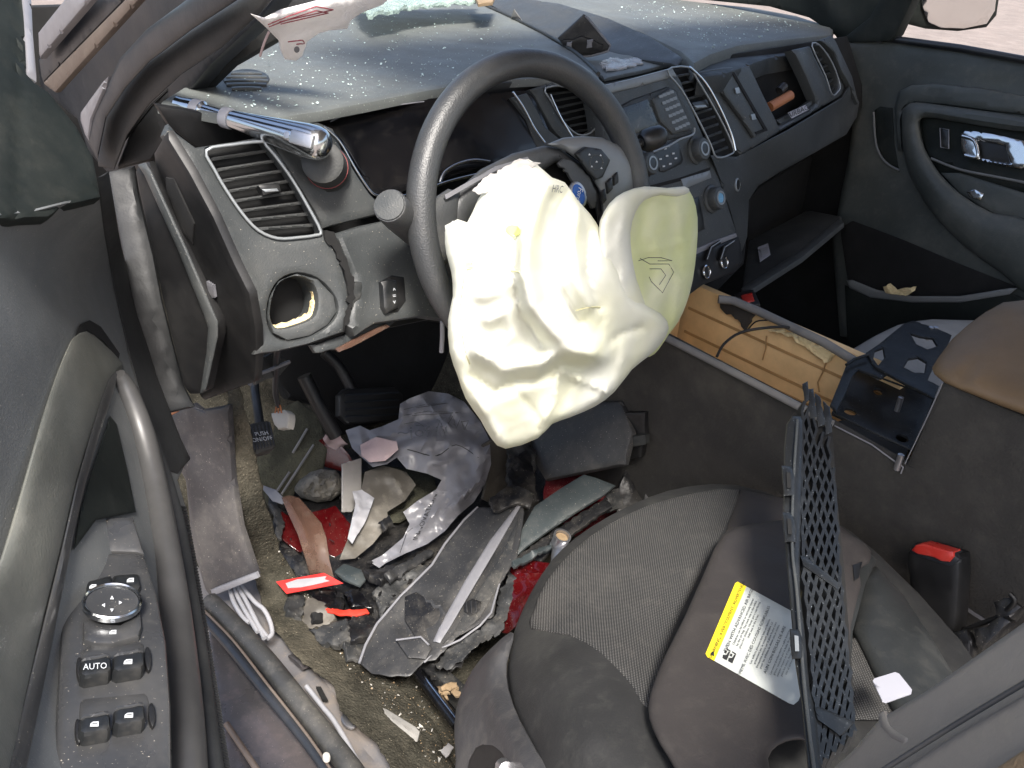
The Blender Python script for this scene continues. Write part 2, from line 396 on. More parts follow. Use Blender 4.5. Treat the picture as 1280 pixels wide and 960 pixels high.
def boxm(c, X, Y, Z, bev=.002, taper=1.):
    c = Vector(c); X, Y, Z = Vector(X), Vector(Y), Vector(Z); bm = bmesh.new()
    v = [bm.verts.new(c+X*a*(taper if cc > 0 else 1)+Y*b*(taper if cc > 0 else 1)+Z*cc) for cc in (-1, 1) for b in (-1, 1) for a in (-1, 1)]
    for f in ((0, 2, 3, 1), (4, 5, 7, 6), (0, 1, 5, 4), (2, 6, 7, 3), (0, 4, 6, 2), (1, 3, 7, 5)): bm.faces.new([v[i] for i in f])
    bmesh.ops.recalc_face_normals(bm, faces=bm.faces)
    if bev: bmesh.ops.bevel(bm, geom=bm.edges[:], offset=bev, segments=2, affect='EDGES', profile=.6)
    me = bpy.data.meshes.new('m'); bm.to_mesh(me); bm.free(); me.shade_smooth(); me.set_sharp_from_angle(angle=math.radians(40)); return me
def BX(name, c, X, Y, Z, m, parent=None, label=None, cat=None, group=None, bev=.002, taper=1.): return link(name, boxm(c, X, Y, Z, bev, taper), m, parent, label, cat, group)
def text(s, o_px, d_px, size_px, base, m, parent, name='lettering', k=.0008, align='CENTER'):
    """flat print lying on base: centre at o_px, reading along d_px"""
    o = np.asarray(o_px, float); d = np.asarray(d_px, float); d /= np.linalg.norm(d)
    p = base.off(k).pt([o, o+d*4, o+np.array([d[1], -d[0]])*4]); n = base.nr([o])[0]
    X = p[1]-p[0]; sc = np.linalg.norm(X)/4; X /= np.linalg.norm(X); Y = np.cross(n, X)
    if Y@(p[2]-p[0]) < 0: Y = -Y; 
    cu = bpy.data.curves.new('t', 'FONT'); cu.body = s; cu.size = size_px*np.linalg.norm(p[2]-p[0])/4*1.35; cu.align_x = align; cu.align_y = 'CENTER'; cu.resolution_u = 2
    ob = bpy.data.objects.new('tmp', cu); COL.objects.link(ob); dg = bpy.context.evaluated_depsgraph_get()
    me = bpy.data.meshes.new_from_object(ob.evaluated_get(dg)); bpy.data.objects.remove(ob)
    Z = np.cross(X, Y); co = np.empty(len(me.vertices)*3); me.vertices.foreach_get('co', co); co = co.reshape(-1, 3)
    co = p[0]+co[:, :1]*X*(sc/(np.linalg.norm(p[2]-p[0])/4))*1.0+co[:, 1:2]*Y; me.vertices.foreach_set('co', co.ravel()); me.materials.clear()
    return link(name, me, m, parent)
def lerp(a, b, t): return np.asarray(a, float)*(1-t)+np.asarray(b, float)*t
def along(pl, t):
    q = np.asarray(pl, float); s = np.r_[0, np.cumsum(np.linalg.norm(np.diff(q, axis=0), axis=1))]; s /= s[-1]
    return np.array([np.interp(t, s, q[:, 0]), np.interp(t, s, q[:, 1])])
def ell(cx, cy, a, b, rot=0, n=20):
    th = np.linspace(0, 2*math.pi, n, endpoint=False); c, s = math.cos(math.radians(rot)), math.sin(math.radians(rot))
    return [(cx+a*math.cos(q)*c-b*math.sin(q)*s, cy+a*math.cos(q)*s+b*math.sin(q)*c) for q in th]
# ================================================================ SETTING
def quad(name, co, m, **k):
    return link(name, finish(co, [tuple(range(len(co)))]), m, kind='structure', **k)
quad('ground', [(-60, -60, 0), (60, -60, 0), (60, 60, 0), (-60, 60, 0)], 'ground')
body = thing('car_body', 'grey car shell around the wrecked cabin, with its sills, pillars and roof', 'car', (0.7, 0, 0))
# floor pan under the carpet, firewall, roof, far structure
BX('floor_pan', (.72, -.2, .135), (.8, 0, 0), (0, 1.15, 0), (0, 0, .03), 'body_primer', body)
BX('firewall', (.75, .93, .58), (.8, 0, 0), (0, .012, 0), (0, 0, .42), 'void', body)
BX('passenger_side_panel', (1.53, .2, .5), (.008, 0, 0), (0, .9, 0), (0, 0, .45), 'void', body)
BX('roof', (.74, -.75, 1.5), (.62, 0, 0), (0, .95, 0), (0, 0, .02), 'roof_liner', body)
fl = []
xs = np.linspace(.06, 1.46, 90); ys = np.linspace(-.9, .92, 110)
V = [];
for y in ys:
    for x in xs:
        z = .205+max(0, (y-.42))*.62+.018*noise.noise(Vector((x*5, y*5, 0)))+.008*noise.noise(Vector((x*19, y*19, 3)))+.14*math.exp(-((x-.76)/.11)**2)
        if x < .11: z += (.11-x)*.3
        V.append((x, y, z))
F = [(j*90+i, j*90+i+1, (j+1)*90+i+1, (j+1)*90+i) for j in range(109) for i in range(89)]
FLO = link('carpet_floor', finish(V, F, 180), 'carpet', kind='structure')
# ================================================================ CAR BODY: left A pillar, seals, sill
SX = AX('x', .0)
P('pillar_frame', [(110, 0), (47, 73), (50, 110), (97, 150), (110, 190), (133, 215), (180, 212), (215, 140), (262, 82), (330, 18), (350, -10), (230, -40)], AX('x', .07), 'rubber', body, t=.02, r=.002)
P('pillar_strip', [(47, 40), (82, -4), (114, -4), (48, 74)], AX('x', -.02), 'frame_grey', body, t=.01, r=.003)
P('pillar_strip', [(52, 104), (158, -4), (176, -4), (68, 116)], AX('x', -.012), 'tan_strip', body, t=.008, r=.003)
P('pillar_strip', [(48, 74), (114, -4), (158, -4), (52, 104)], AX('x', -.004), 'rubber', body, t=.008, r=.003)
P('pillar_strip', [(97, 143), (112, 122), (131, 96), (128, 112), (112, 150), (108, 178)], AX('x', -.006), 'frame_grey', body, t=.01, r=.004)
sealA = [(107, 173), (118, 137), (133, 110), (150, 73), (183, 37), (233, 0), (262, -22)]; sealB = [(122, 200), (133, 147), (157, 110), (187, 77), (240, 37), (297, 0), (330, -22)]
P('door_seal', sealA+sealB[::-1], AX('x', -.0), 'rubber', body, t=.012, puff=(.012, .013), res=7)
P('pillar_trim', sealB+[(352, -14), (327, 16), (277, 60), (227, 93), (187, 130), (160, 168), (143, 212), (123, 208)], AX('x', .022), 'pillar_trim', body, t=.015, puff=(.014, .02), res=8)
trimin = TRI((143, 210, 'x', .03), (320, 37, 'x', .12), (217, 157, 'x', .07))
P('pillar_lower_trim', [(143, 212), (160, 168), (187, 130), (227, 93), (277, 60), (320, 30), (352, -8), (420, -8), (350, 47), (287, 83), (247, 122), (216, 157), (187, 200)], trimin, 'pillar_trim', body, t=.012, r=.005, res=8,
  ridges=[([(205, 137), (225, 130), (240, 118)], -.006, 8)])
P('seam', [(152, 175), (188, 130), (228, 93), (232, 91), (190, 132), (155, 176)], trimin.off(.001), 'void', body, t=.003, r=0)
P('bolt_hole', ell(222, 135, 20, 13, -30), trimin.off(.002), 'void', body, t=.003, r=.001)
P('headliner_edge', [(270, 60), (300, 65), (330, 58), (350, 47), (390, 24), (380, 12), (333, 36), (300, 54)], trimin.off(-.02), 'beige', body, t=.01, puff=(.008, .01), res=6)
# door opening flange down to the sill
fl_ = TRI((143, 210, 'x', .012), (235, 520, 'x', .0), (190, 320, 'x', .02))
P('pillar_flange', [(133, 214), (168, 206), (172, 240), (192, 320), (202, 373), (229, 480), (243, 508), (206, 517), (192, 470), (170, 400), (152, 310)], fl_, 'pillar_trim', body, t=.02, r=.005, ridges=[([(160, 215), (176, 320), (205, 440), (225, 500)], .004, 5)])
kp = TRI((210, 515, 'x', .02), (285, 505, 'x', .065), (262, 742, 'x', .02))
P('kick_panel', [(204, 517), (240, 506), (250, 514), (284, 508), (290, 600), (300, 660), (320, 720), (262, 744), (244, 700), (236, 660), (232, 600), (214, 575)], kp, 'kick_plastic', body, t=.01, r=.005, ridges=[([(215, 520), (240, 600), (262, 740)], .006, 7)])
P('kick_panel_lip', [(262, 738), (319, 716), (322, 723), (264, 746)], kp.off(.006), 'trim_edge', body, t=.006, r=.002)
T('rivet', [U(211, 518, 'x', .0), U(222, 512, 'x', .0)], .003, 'orange_brown', body, k=1)
ks = TPS([(285, 500, 'x', .08), (330, 500, 'x', .11), (298, 640, 'x', .062), (345, 640, 'x', .12), (318, 722, 'z', .285), (360, 740, 'z', .262), (378, 815, 'z', .272), (430, 800, 'z', .24), (420, 862, 'z', .272), (490, 940, 'z', .272), (500, 860, 'z', .235), (590, 960, 'z', .225)])
SCO = P('side_carpet', [(284, 490), (300, 480), (318, 560), (330, 620), (352, 690), (390, 750), (430, 780), (480, 840), (540, 900), (580, 985), (500, 985), (486, 955), (470, 930), (440, 904), (424, 888), (418, 860), (398, 842), (378, 830), (360, 808), (340, 785), (326, 752), (318, 722), (300, 660), (290, 600)], ks, 'carpet', body, t=.006, r=.003, jag=.8, res=8, crumple=[(.004, 14), (.0015, 60)])
# sill
P('sill_panel', [(262, 744), (318, 722), (400, 800), (455, 850), (500, 905), (520, 975), (300, 975), (270, 860)], AX('z', .245), 'body_primer', body, t=.02, r=.002, crumple=(.002, 20), ridges=[([(345, 775), (430, 880), (480, 975)], -.006, 6)])
P('sill_outer', [(258, 760), (300, 800), (340, 850), (400, 920), (450, 985), (280, 985), (266, 860)], AX('z', .292), 'body_paint', body, t=.03, r=.004, crumple=(.0015, 15))
T('sill_seal', [U(x, y, 'z', .318) for x, y in [(262, 752), (300, 790), (340, 835), (385, 893), (430, 950), (455, 985)]], .0135, 'rubber_worn', body, n=14)
T('sill_seal_lip', [U(x, y, 'z', .318) for x, y in [(250, 765), (285, 805), (330, 862), (385, 930), (420, 980)]], .007, 'rubber', body)
T('sill_bead', [U(x, y, 'z', .325) for x, y in [(254, 762), (291, 800), (334, 855), (388, 924), (425, 980)]], .0018, 'tan_strip', body)
T('sill_molding', [U(x, y, 'z', .30) for x, y in [(283, 905), (330, 975)]], .004, 'tan_strip', body, k=1)
for q in [[(360, 818), (380, 812), (398, 825), (378, 834)]]: P('sill_clip', q, AX('z', .262), 'body_paint', body, t=.006, r=.002)
P('sill_slot', [(395, 858), (401, 858), (410, 875), (403, 874)], AX('z', .256), 'void', body, t=.004, r=0)
P('sill_slot', ell(436, 900, 11, 8, 40), AX('z', .256), 'steel', body, t=.004, r=.001)
T('sill_cable', [U(x, y, 'z', .268) for x, y in [(383, 858), (402, 882), (418, 902), (440, 940), (458, 975)]], .0035, 'wire_grey', body)
# rear pillar close to the camera (lower right)
bp = TRI((1020, 955, 'x', -.02), (1280, 760, 'x', .02), (1280, 960, 'x', -.07))
P('door_pillar', [(1015, 965), (1060, 925), (1098, 880), (1120, 868), (1160, 843), (1280, 757), (1350, 700), (1380, 1000), (1180, 1080), (1000, 1000)], bp, 'pillar_brown', body, t=.03, r=.016, res=6)
P('pillar_notch', [(1096, 893), (1104, 886), (1112, 906), (1122, 914), (1136, 922), (1130, 930), (1112, 922), (1100, 908)], bp.off(.0006), 'pillar_brown', body, t=.004, r=.0015, res=4)
P('pillar_cover', [(1120, 962), (1190, 915), (1285, 860), (1360, 820), (1360, 1040), (1100, 1040)], bp.off(.004), 'pillar_brown', body, t=.01, r=.004, res=14)
T('pillar_piping', [bp.off(.006).pt((x, y))[0] for x, y in [(1100, 965), (1190, 908), (1290, 848)]], .0013, 'rubber', body)
P('pillar_inner', [(1215, 975), (1290, 925), (1350, 900), (1350, 1040), (1200, 1040)], bp.off(.008), 'brown_leather', body, t=.006, r=.003)

# ================================================================ DASHBOARD
dash = thing('dashboard', 'dusty grey car dashboard behind the steering wheel, strewn with broken glass', 'dashboard', (.7, .3, .75))
topd = AX('z', 1.0)
P('upper_pad', [(196, 128), (245, 136), (300, 146), (345, 146), (400, 138), (460, 127), (520, 115), (600, 100), (690, 96), (752, 104), (748, 88), (720, 66), (680, 42), (640, 22), (596, 2), (560, -22), (430, -22), (380, 0), (330, 60), (270, 78), (225, 110)], topd, 'dash_top', dash, t=.012, r=.006, res=11)
T('pad_seam', on(topd.off(.001), [(596, 2), (640, 22), (680, 42), (720, 66), (748, 92)]), .003, 'dash_dark', dash)
ctop = AX('z', .978)
P('center_tray', [(590, -6), (660, 25), (720, 62), (752, 106), (800, 95), (848, 83), (885, 66), (872, 52), (830, 20), (740, -10)], ctop.off(-.004), 'dash_dark', dash, t=.02, r=.004, res=10)
P('tray_wall', [(604, 0), (660, -2), (700, 4), (760, 22), (812, 45), (853, 71), (846, 80), (800, 74), (752, 62), (700, 50), (650, 26), (620, 10)], TRI((640, 4, 'z', 1.0), (850, 72, 'z', .998), (735, 58, 'z', .98)), 'dash_grey', dash, t=.006, r=.003)
P('tray_mat', [(690, 62), (735, 52), (800, 55), (846, 68), (842, 78), (800, 88), (756, 97), (735, 82)], ctop.off(.004), 'dash_top', dash, t=.006, r=.003, ridges=[([(742, 82), (800, 70)], .003, 5)])
ptop = AX('z', 1.0)
P('passenger_pad', [(604, -8), (660, 3), (740, 18), (800, 38), (850, 62), (868, 78), (890, 66), (925, 55), (980, 48), (1042, 42), (1044, 34), (1000, 20), (940, 9), (880, 3), (820, -4), (740, -22)], ptop, 'dash_top', dash, t=.03, r=.012, res=10)
P('pad_underside', [(866, 74), (890, 64), (1042, 40), (1036, 60), (960, 72), (905, 92), (872, 96)], ptop.off(-.02), 'dash_dark', dash, t=.03, r=.006)
# dark fascia behind everything
back = PL((.5, .235, .9), (0, -.95, .3))
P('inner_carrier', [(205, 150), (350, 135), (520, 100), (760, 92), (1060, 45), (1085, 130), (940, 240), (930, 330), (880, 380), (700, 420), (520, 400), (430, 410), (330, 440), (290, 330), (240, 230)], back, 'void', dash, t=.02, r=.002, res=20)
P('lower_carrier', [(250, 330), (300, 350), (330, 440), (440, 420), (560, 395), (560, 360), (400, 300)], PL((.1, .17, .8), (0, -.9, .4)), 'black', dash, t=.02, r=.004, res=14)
# hood underside (shade under the lip put in as a black band)
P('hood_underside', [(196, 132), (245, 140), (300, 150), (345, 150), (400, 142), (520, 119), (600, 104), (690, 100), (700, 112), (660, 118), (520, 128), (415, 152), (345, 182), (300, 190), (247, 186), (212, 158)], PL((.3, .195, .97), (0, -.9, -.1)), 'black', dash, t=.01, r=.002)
# left fascia with vent
FA = PL((.08, .1, .92), (-.12, -.93, .34))
vent = [(258, 188), (290, 181), (327, 177), (333, 182), (348, 200), (367, 227), (386, 260), (401, 289), (395, 294), (372, 297), (347, 298), (323, 288), (303, 267), (283, 238), (268, 212)]
hole = [(335, 397), (338, 372), (350, 351), (372, 342), (398, 349), (418, 370), (422, 390), (410, 407), (388, 420), (360, 426), (342, 417)]
P('left_fascia', [(212, 154), (222, 166), (246, 184), (300, 176), (322, 172), (342, 181), (360, 205), (385, 248), (402, 278), (412, 300), (427, 327), (436, 360), (438, 397), (430, 416), (387, 431), (345, 441), (319, 444), (318, 410), (310, 367), (292, 328), (265, 270), (235, 214), (206, 168)], FA, 'dash_grey', dash, t=.02, r=.006, holes=[vent, hole], res=9, ridges=[([(240, 200), (285, 300), (318, 380)], .003, 12)])
def air_vent(out, m_, L_, R_, n, base, tab=None, tilt=.5, name='air_vent', rim='trim_silver', thick=.0018, parent=dash, both=True):
    v = P(name, out, base.off(-.03), 'void', parent, t=.006, r=.001)
    T('bezel', on(base.off(.001), out), thick, rim, v, closed=True, k=3, n=8)
    for i in range(n):
        t = (i+.5)/n; a, b = along(L_, t), along(R_, t)
        up = np.array([0, -1.]); w = m_
        q = [a-up*0, b-up*0, b+up*w, a+up*w]
        P('slat', [a+(1, 0), b-(1, 0), b+(-1, w), a+(1, w)], base.off(-.012), 'black' if not both else 'dash_dark', v, t=.006, r=.0012, res=14)
    if tab is not None:
        P('adjuster', tab, base.off(-.004), 'button', v, t=.014, r=.002, res=6); q = np.array(tab, float); c = q.mean(0)
        P('adjuster_chrome', [c+(q_-c)*(.75, .32)+(0, 2) for q_ in q], base.off(-.002), 'trim_silver', v, t=.004, r=.001, res=5)
    return v
air_vent(vent, 4.2, [(262, 190), (283, 236), (303, 264), (325, 290)], [(330, 180), (367, 228), (398, 286)], 8, FA, [(324, 232), (349, 228), (352, 239), (330, 244)])
rc = P('round_cavity', hole, FA.off(-.05), 'void', dash, t=.004, r=.001)
P('cavity_bowl', hole, FA.off(-.002), 'dash_grey', dash, t=.045, r=.003, holes=[[(339, 385), (346, 358), (364, 346), (387, 350), (397, 368), (395, 393), (378, 404), (350, 411), (340, 402)]], res=5)
P('torn_foam', [(339, 407), (350, 405), (375, 400), (391, 390), (392, 365), (398, 366), (400, 392), (388, 404), (368, 412), (348, 416)], FA.off(-.012), 'foam_yellow', dash, t=.01, r=.003, jag=1, res=5, crumple=(.003, 60))
P('end_panel', [(188, 195), (205, 166), (236, 216), (266, 272), (292, 330), (311, 368), (319, 412), (320, 446), (318, 478), (252, 502), (246, 488), (271, 420), (270, 396), (240, 330), (215, 262)], TRI((207, 167, 'y', .13), (318, 443, 'y', .06), (260, 480, 'y', .19)), 'black', dash, t=.01, r=.005)
P('end_panel_slot', [(206, 222), (216, 224), (242, 280), (240, 306), (228, 290), (208, 240)], TRI((207, 167, 'y', .13), (318, 443, 'y', .06), (260, 480, 'y', .19)).off(.002), 'void', dash, t=.004, r=.001)
for i in range(4): P('clip_rib', [(257+i*2.4, 352+i*1.5), (259+i*2.4, 352+i*1.5), (264+i*1.5, 372), (262+i*1.5, 373)], TRI((207, 167, 'y', .13), (318, 443, 'y', .06), (260, 480, 'y', .19)).off(.004), 'trim_edge', dash, t=.003, r=.0005, res=5)
cap = thing('dash_end_cover', 'loose black end cover hanging off between the door opening and the dashboard', 'trim panel', U(230, 470, 'x', .0))
cb = TRI((182, 203, 'y', .19), (273, 417, 'y', .1), (233, 493, 'y', .14))
P('shell', [(167, 214), (172, 206), (182, 203), (190, 214), (233, 308), (267, 388), (273, 402), (273, 420), (258, 488), (248, 494), (234, 494), (227, 480), (201, 373), (190, 320), (171, 236)], cb, 'black', cap, t=.012, r=.005)
P('rim', [(172, 206), (182, 203), (190, 214), (233, 308), (267, 388), (273, 402), (273, 420), (258, 488), (250, 492), (258, 440), (260, 410), (254, 392), (222, 312), (180, 218)], cb.off(.012), 'dash_grey', cap, t=.012, puff=(.006, .009), res=6)
# fascia between vent and cluster with spotlight grommet
FC = PL((.17, .115, .93), (-.05, -.93, .36))
P('cluster_surround', [(338, 178), (360, 160), (395, 150), (418, 160), (430, 188), (447, 216), (463, 240), (474, 252), (476, 268), (440, 277), (404, 286), (392, 262), (366, 222)], FC, 'dash_grey', dash, t=.02, r=.006)
T('cluster_edge', on(FC.off(.003), [(404, 158), (424, 176), (442, 207), (458, 232), (468, 243), (482, 246)]), .0013, 'chrome', dash)
P('cluster_glass', [(404, 154), (520, 124), (655, 113), (668, 120), (690, 170), (700, 186), (600, 210), (510, 238), (486, 246), (468, 244), (446, 206), (428, 176)], PL((.3, .16, .95), (0, -.9, .44)), 'gloss_black', dash, t=.01, r=.002, res=14)
T('gauge_ring', on(PL((.3, .15, .95), (0, -.9, .44)), [(550, 228), (556, 215), (572, 205), (592, 200), (612, 202)]), .002, 'chrome', dash)
T('cluster_lower_edge', on(PL((.3, .148, .95), (0, -.9, .44)), [(480, 246), (515, 243), (560, 227), (600, 217)]), .002, 'chrome', dash)
T('cluster_crease', on(PL((.3, .150, .95), (0, -.9, .44)), [(413, 152), (440, 141), (500, 131), (530, 127)]), .0008, 'trim_edge', dash)
# strip and vent right of the cluster
FD = PL((.55, .14, .9), (0, -.93, .36))
P('silver_trim', [(640, 122), (660, 116), (684, 160), (716, 186), (700, 196), (672, 188), (660, 150)], FD.off(.004), 'dash_grey', dash, t=.01, r=.003)
T('trim_line', on(FD.off(.008), [(641, 115), (655, 135), (668, 160), (681, 178)]), .0015, 'chrome', dash)
v2 = [(682, 110), (718, 108), (738, 120), (748, 150), (738, 166), (722, 168), (704, 152), (690, 128)]
P('vent_surround', [(664, 112), (690, 103), (752, 104), (762, 128), (770, 180), (716, 190), (690, 160)], FD, 'dash_grey', dash, t=.015, r=.003, holes=[v2])
air_vent(v2, 3, [(682, 112), (700, 144), (722, 166)], [(720, 108), (742, 130), (745, 164)], 7, FD, None, thick=.0014)
T('vent_line', on(FD.off(.008), [(688, 118), (700, 145), (716, 172)]), .0015, 'chrome', dash)
# column panel
FE = PL((.25, .05, .8), (0, -.9, .43))
P('column_panel', [(418, 292), (450, 282), (498, 272), (512, 300), (540, 330), (580, 380), (572, 402), (530, 396), (470, 405), (446, 420), (432, 404), (440, 372), (438, 340), (428, 316)], FE, 'dash_grey', dash, t=.02, r=.006, ridges=[([(425, 300), (452, 350), (440, 410)], .003, 6)])
P('panel_gap', [(404, 288), (418, 290), (430, 318), (441, 345), (443, 372), (436, 400), (428, 412), (436, 380), (434, 350), (424, 322), (408, 300)], FA.off(.003), 'void', dash, t=.004, r=0, jag=1.2, res=6)
P('torn_clip', [(440, 358), (455, 350), (452, 372), (440, 386), (436, 372)], FE.off(.004), 'dash_dark', dash, t=.008, r=.002, jag=1, res=6)
P('dimmer_recess', [(479, 350), (490, 344), (506, 346), (508, 376), (498, 390), (482, 392)], FE.off(.002), 'black', dash, t=.006, r=.002)
P('dimmer_button', [(478, 352), (486, 348), (497, 350), (500, 384), (484, 392), (480, 384)], FE.off(.009), 'button', dash, t=.01, r=.004, res=5)
for s_, y_ in (('^', 363), ('=', 370), ('v', 377)): text(s_, (493, y_), (1, -.15), 6, FE.off(.0095), 'print_white', dash, name='symbol')
P('lower_bracket', [(390, 432), (430, 418), (462, 405), (500, 398), (488, 408), (440, 428), (420, 437), (396, 440)], FE.off(-.02), 'dash_grey', dash, t=.01, r=.003, jag=.6)
P('torn_liner', [(420, 436), (450, 420), (482, 405), (488, 408), (470, 418), (440, 434), (424, 440)], FE.off(-.012), 'smoke_lens', dash, t=.004, r=.001)
P('column_bracket', [(310, 455), (340, 442), (366, 452), (350, 470), (320, 480)], PL((.1, .25, .65), (0, -.9, .4)), 'debris_grey', dash, t=.01, r=.002, jag=.8)
T('lower_bracket_wire', on(PL((.1, .22, .65), (0, -.9, .4)), [(312, 482), (318, 470), (336, 463), (362, 452)]), .0025, 'trim_edge', dash)
# centre stack
CSN = (-.05, -.9, .42); CS = TRI((800, 110, 'y', .16), (885, 190, 'y', .13), (900, 330, 'y', .06))
cs = thing('center_stack', 'grey centre stack with radio display, knobs and two sockets beside the airbag', 'centre stack', U(850, 250, 'y', .1))
P('faceplate', [(745, 108), (790, 98), (842, 84), (852, 100), (872, 150), (888, 188), (906, 240), (922, 290), (926, 318), (900, 334), (860, 352), (840, 372), (790, 380), (770, 300), (760, 200), (752, 140)], CS, 'dash_grey', cs, t=.03, r=.006, res=10)
P('upper_trim', [(746, 108), (790, 98), (842, 84), (848, 95), (800, 108), (756, 119)], CS.off(.004), 'spoke_grey', cs, t=.008, r=.003)
P('display_bezel', [(770, 136), (792, 124), (836, 108), (846, 112), (858, 142), (868, 168), (850, 172), (824, 178), (800, 186), (780, 180)], CS.off(.005), 'dash_dark', cs, t=.008, r=.004)
P('display', [(774, 136), (810, 124), (822, 150), (826, 160), (790, 168)], CS.off(.0062), 'screen', cs, t=.004, r=.001)
kpd = P('keypad', [(816, 124), (838, 110), (845, 113), (866, 162), (842, 168), (826, 152)], CS.off(.009), 'dash_grey', cs, t=.006, r=.003, res=6)
for j in range(6):
    for i in range(4):
        c = lerp(lerp((826, 121), (847, 164), j/5.3), lerp((841, 115), (862, 157), j/5.3), i/3.3)
        P('key', [c+(-2, -2), c+(2.4, -3), c+(3.4, .6), c+(-1, 1.6)], CS.off(.0105), 'spoke_grey', kpd, t=.002, r=.0004, res=5)
for a in [(866, 165), (864, 150)]: pass
T('trim_line', on(CS.off(.006), [(868, 160), (866, 168), (850, 174), (836, 182), (816, 190)]), .0018, 'trim_silver', cs)
def knob(px, py, rr, base, parent=cs, cap='knob_blue', depth=.018):
    c = base.pt((px, py))[0]; n = base.n
    k = LT('knob', c, n, [(rr*1.25, 0), (rr*1.22, .003), (rr*1.02, .005), (rr, depth*.85), (rr*.9, depth), (rr*.6, depth+.0005), (rr*.58, depth-.001), (0, depth-.001)], 'dash_grey', parent)
    link('knob_ring', lathe(c+n*(depth), n, [(rr*.62, 0), (rr*.62, .0014), (rr*.46, .0014), (rr*.46, 0)]), 'trim_silver', k)
    link('knob_cap', lathe(c+n*(depth), n, [(rr*.44, 0), (rr*.42, .0008), (0, .0012)]), cap, k)
    return k
knob(869, 188, .018, CS, cap='button'); knob(889, 249, .0185, CS); knob(804, 206, .017, CS, cap='button')
pad = P('control_pad', [(818, 188), (822, 184), (843, 176), (848, 178), (855, 200), (852, 205), (832, 215), (826, 214)], CS.off(.003), 'button', cs, t=.004, r=.0015, res=6)
for q in [(826, 199), (834, 195), (842, 192), (832, 186), (838, 205), (836, 183), (845, 198), (830, 208)]:
    P('mark', [(q[0]-1.4, q[1]-1), (q[0]+1.4, q[1]-1.4), (q[0]+1.4, q[1]+.6), (q[0]-1.4, q[1]+1)], CS.off(.0045), 'print_white', pad, t=.0008, r=0, res=6)
P('disc_slot', [(812, 232), (850, 222), (888, 209), (888, 212), (852, 226), (814, 236)], CS.off(.001), 'void', cs, t=.003, r=0)
P('radio_panel', [(852, 224), (888, 213), (890, 222), (856, 236)], CS.off(.003), 'spoke_grey', cs, t=.004, r=.001)
P('button_strip', [(866, 250), (874, 246), (880, 275), (882, 286), (874, 290), (868, 270)], CS.off(.003), 'button', cs, t=.004, r=.001)
P('lower_edge', [(868, 312), (896, 300), (921, 291), (922, 296), (898, 306), (870, 318)], CS.off(.004), 'trim_edge', cs, t=.006, r=.001)
P('lower_panel', [(868, 318), (898, 306), (925, 296), (930, 325), (920, 340), (880, 356), (858, 372), (850, 345)], CS.off(.004), 'black', cs, t=.01, r=.003)
for x, y, s_ in [(882, 340, 11), (904, 328, 11)]:
    c = CS.off(.006).pt((x, y))[0]; k = LT('socket', c, CS.n, [(.0115, 0), (.0115, .003), (.0098, .004), (.0088, .003), (.0085, 0)], 'chrome', cs, sx=.9); link('socket_cap', lathe(c, CS.n, [(.0086, 0), (.0084, .002), (0, .0028)]), 'button', k)
for x0 in (886, 903): 
    P('metal_clip', [(x0-2, 325), (x0+3, 308), (x0+15, 300), (x0+16, 304), (x0+6, 311), (x0+2, 326)], CS.off(.012), 'black', cs, t=.004, r=.001, res=5)
    T('clip_edge', on(CS.off(.013), [(x0-2, 324), (x0+3, 309), (x0+15, 301)]), .0009, 'trim_silver', cs, k=1)
# vertical vent
v3 = [(834, 88), (860, 84), (872, 100), (890, 130), (906, 160), (917, 186), (913, 193), (896, 197), (888, 180), (872, 148), (852, 112)]
FV = TRI((840, 90, 'y', .15), (915, 190, 'y', .12), (895, 195, 'y', .125))
FV = CS.off(.006)
air_vent(v3, 3.2, [(837, 90), (868, 142), (895, 194)], [(861, 86), (892, 134), (914, 187)], 11, FV, [(866, 128), (884, 124), (888, 134), (870, 138)], thick=.0016)
T('vent_line', on(FV.off(.003), [(862, 84), (882, 104), (900, 136), (914, 168), (919, 188)]), .0024, 'chrome', dash)
# passenger fascia
FP = TRI((905, 95, 'y', .19), (1040, 70, 'y', .22), (925, 190, 'y', .145))
P('passenger_fascia', [(864, 90), (905, 84), (938, 82), (955, 118), (975, 158), (1012, 138), (1022, 128), (1008, 95), (992, 62), (1036, 52), (1048, 60), (1056, 84), (1060, 108), (1052, 120), (985, 160), (927, 194), (918, 180), (905, 150), (885, 118)], FP, 'dash_grey', dash, t=.02, r=.005, res=8, holes=[[(1015, 60), (1024, 58), (1040, 80), (1048, 104), (1046, 113), (1040, 115), (1032, 95)]])
P('open_bin', [(930, 82), (1000, 60), (1024, 128), (975, 160)], FP.off(-.06), 'void', dash, t=.01, r=.001)
P('bin_floor', [(972, 150), (1000, 136), (1016, 124), (1024, 130), (980, 160)], FP.off(-.01), 'dash_grey', dash, t=.01, r=.002)
P('cover_flap', [(884, 92), (918, 86), (944, 140), (958, 164), (944, 172), (930, 150), (906, 118)], FP.off(.008), 'dash_grey', dash, t=.006, r=.003, holes=[])
P('flap_groove', [(904, 93), (918, 90), (960, 163), (946, 168), (944, 165), (955, 161), (917, 94), (906, 96)], FP.off(.0095), 'void', dash, t=.003, r=0, res=6)
for q in [(922, 113), (942, 146)]: P('clip', [(q[0]-3, q[1]-3), (q[0]+2, q[1]-4), (q[0]+4, q[1]+3), (q[0]-1, q[1]+4)], FP.off(.011), 'trim_silver', dash, t=.002, r=.0005, res=4)
v4 = [(1015, 58), (1024, 56), (1040, 78), (1050, 106), (1047, 115), (1040, 118), (1032, 95)]
air_vent(v4, 3.5, [(1016, 60), (1032, 90), (1040, 116)], [(1024, 58), (1041, 82), (1049, 110)], 6, FP.off(.004), None, thick=.0014)
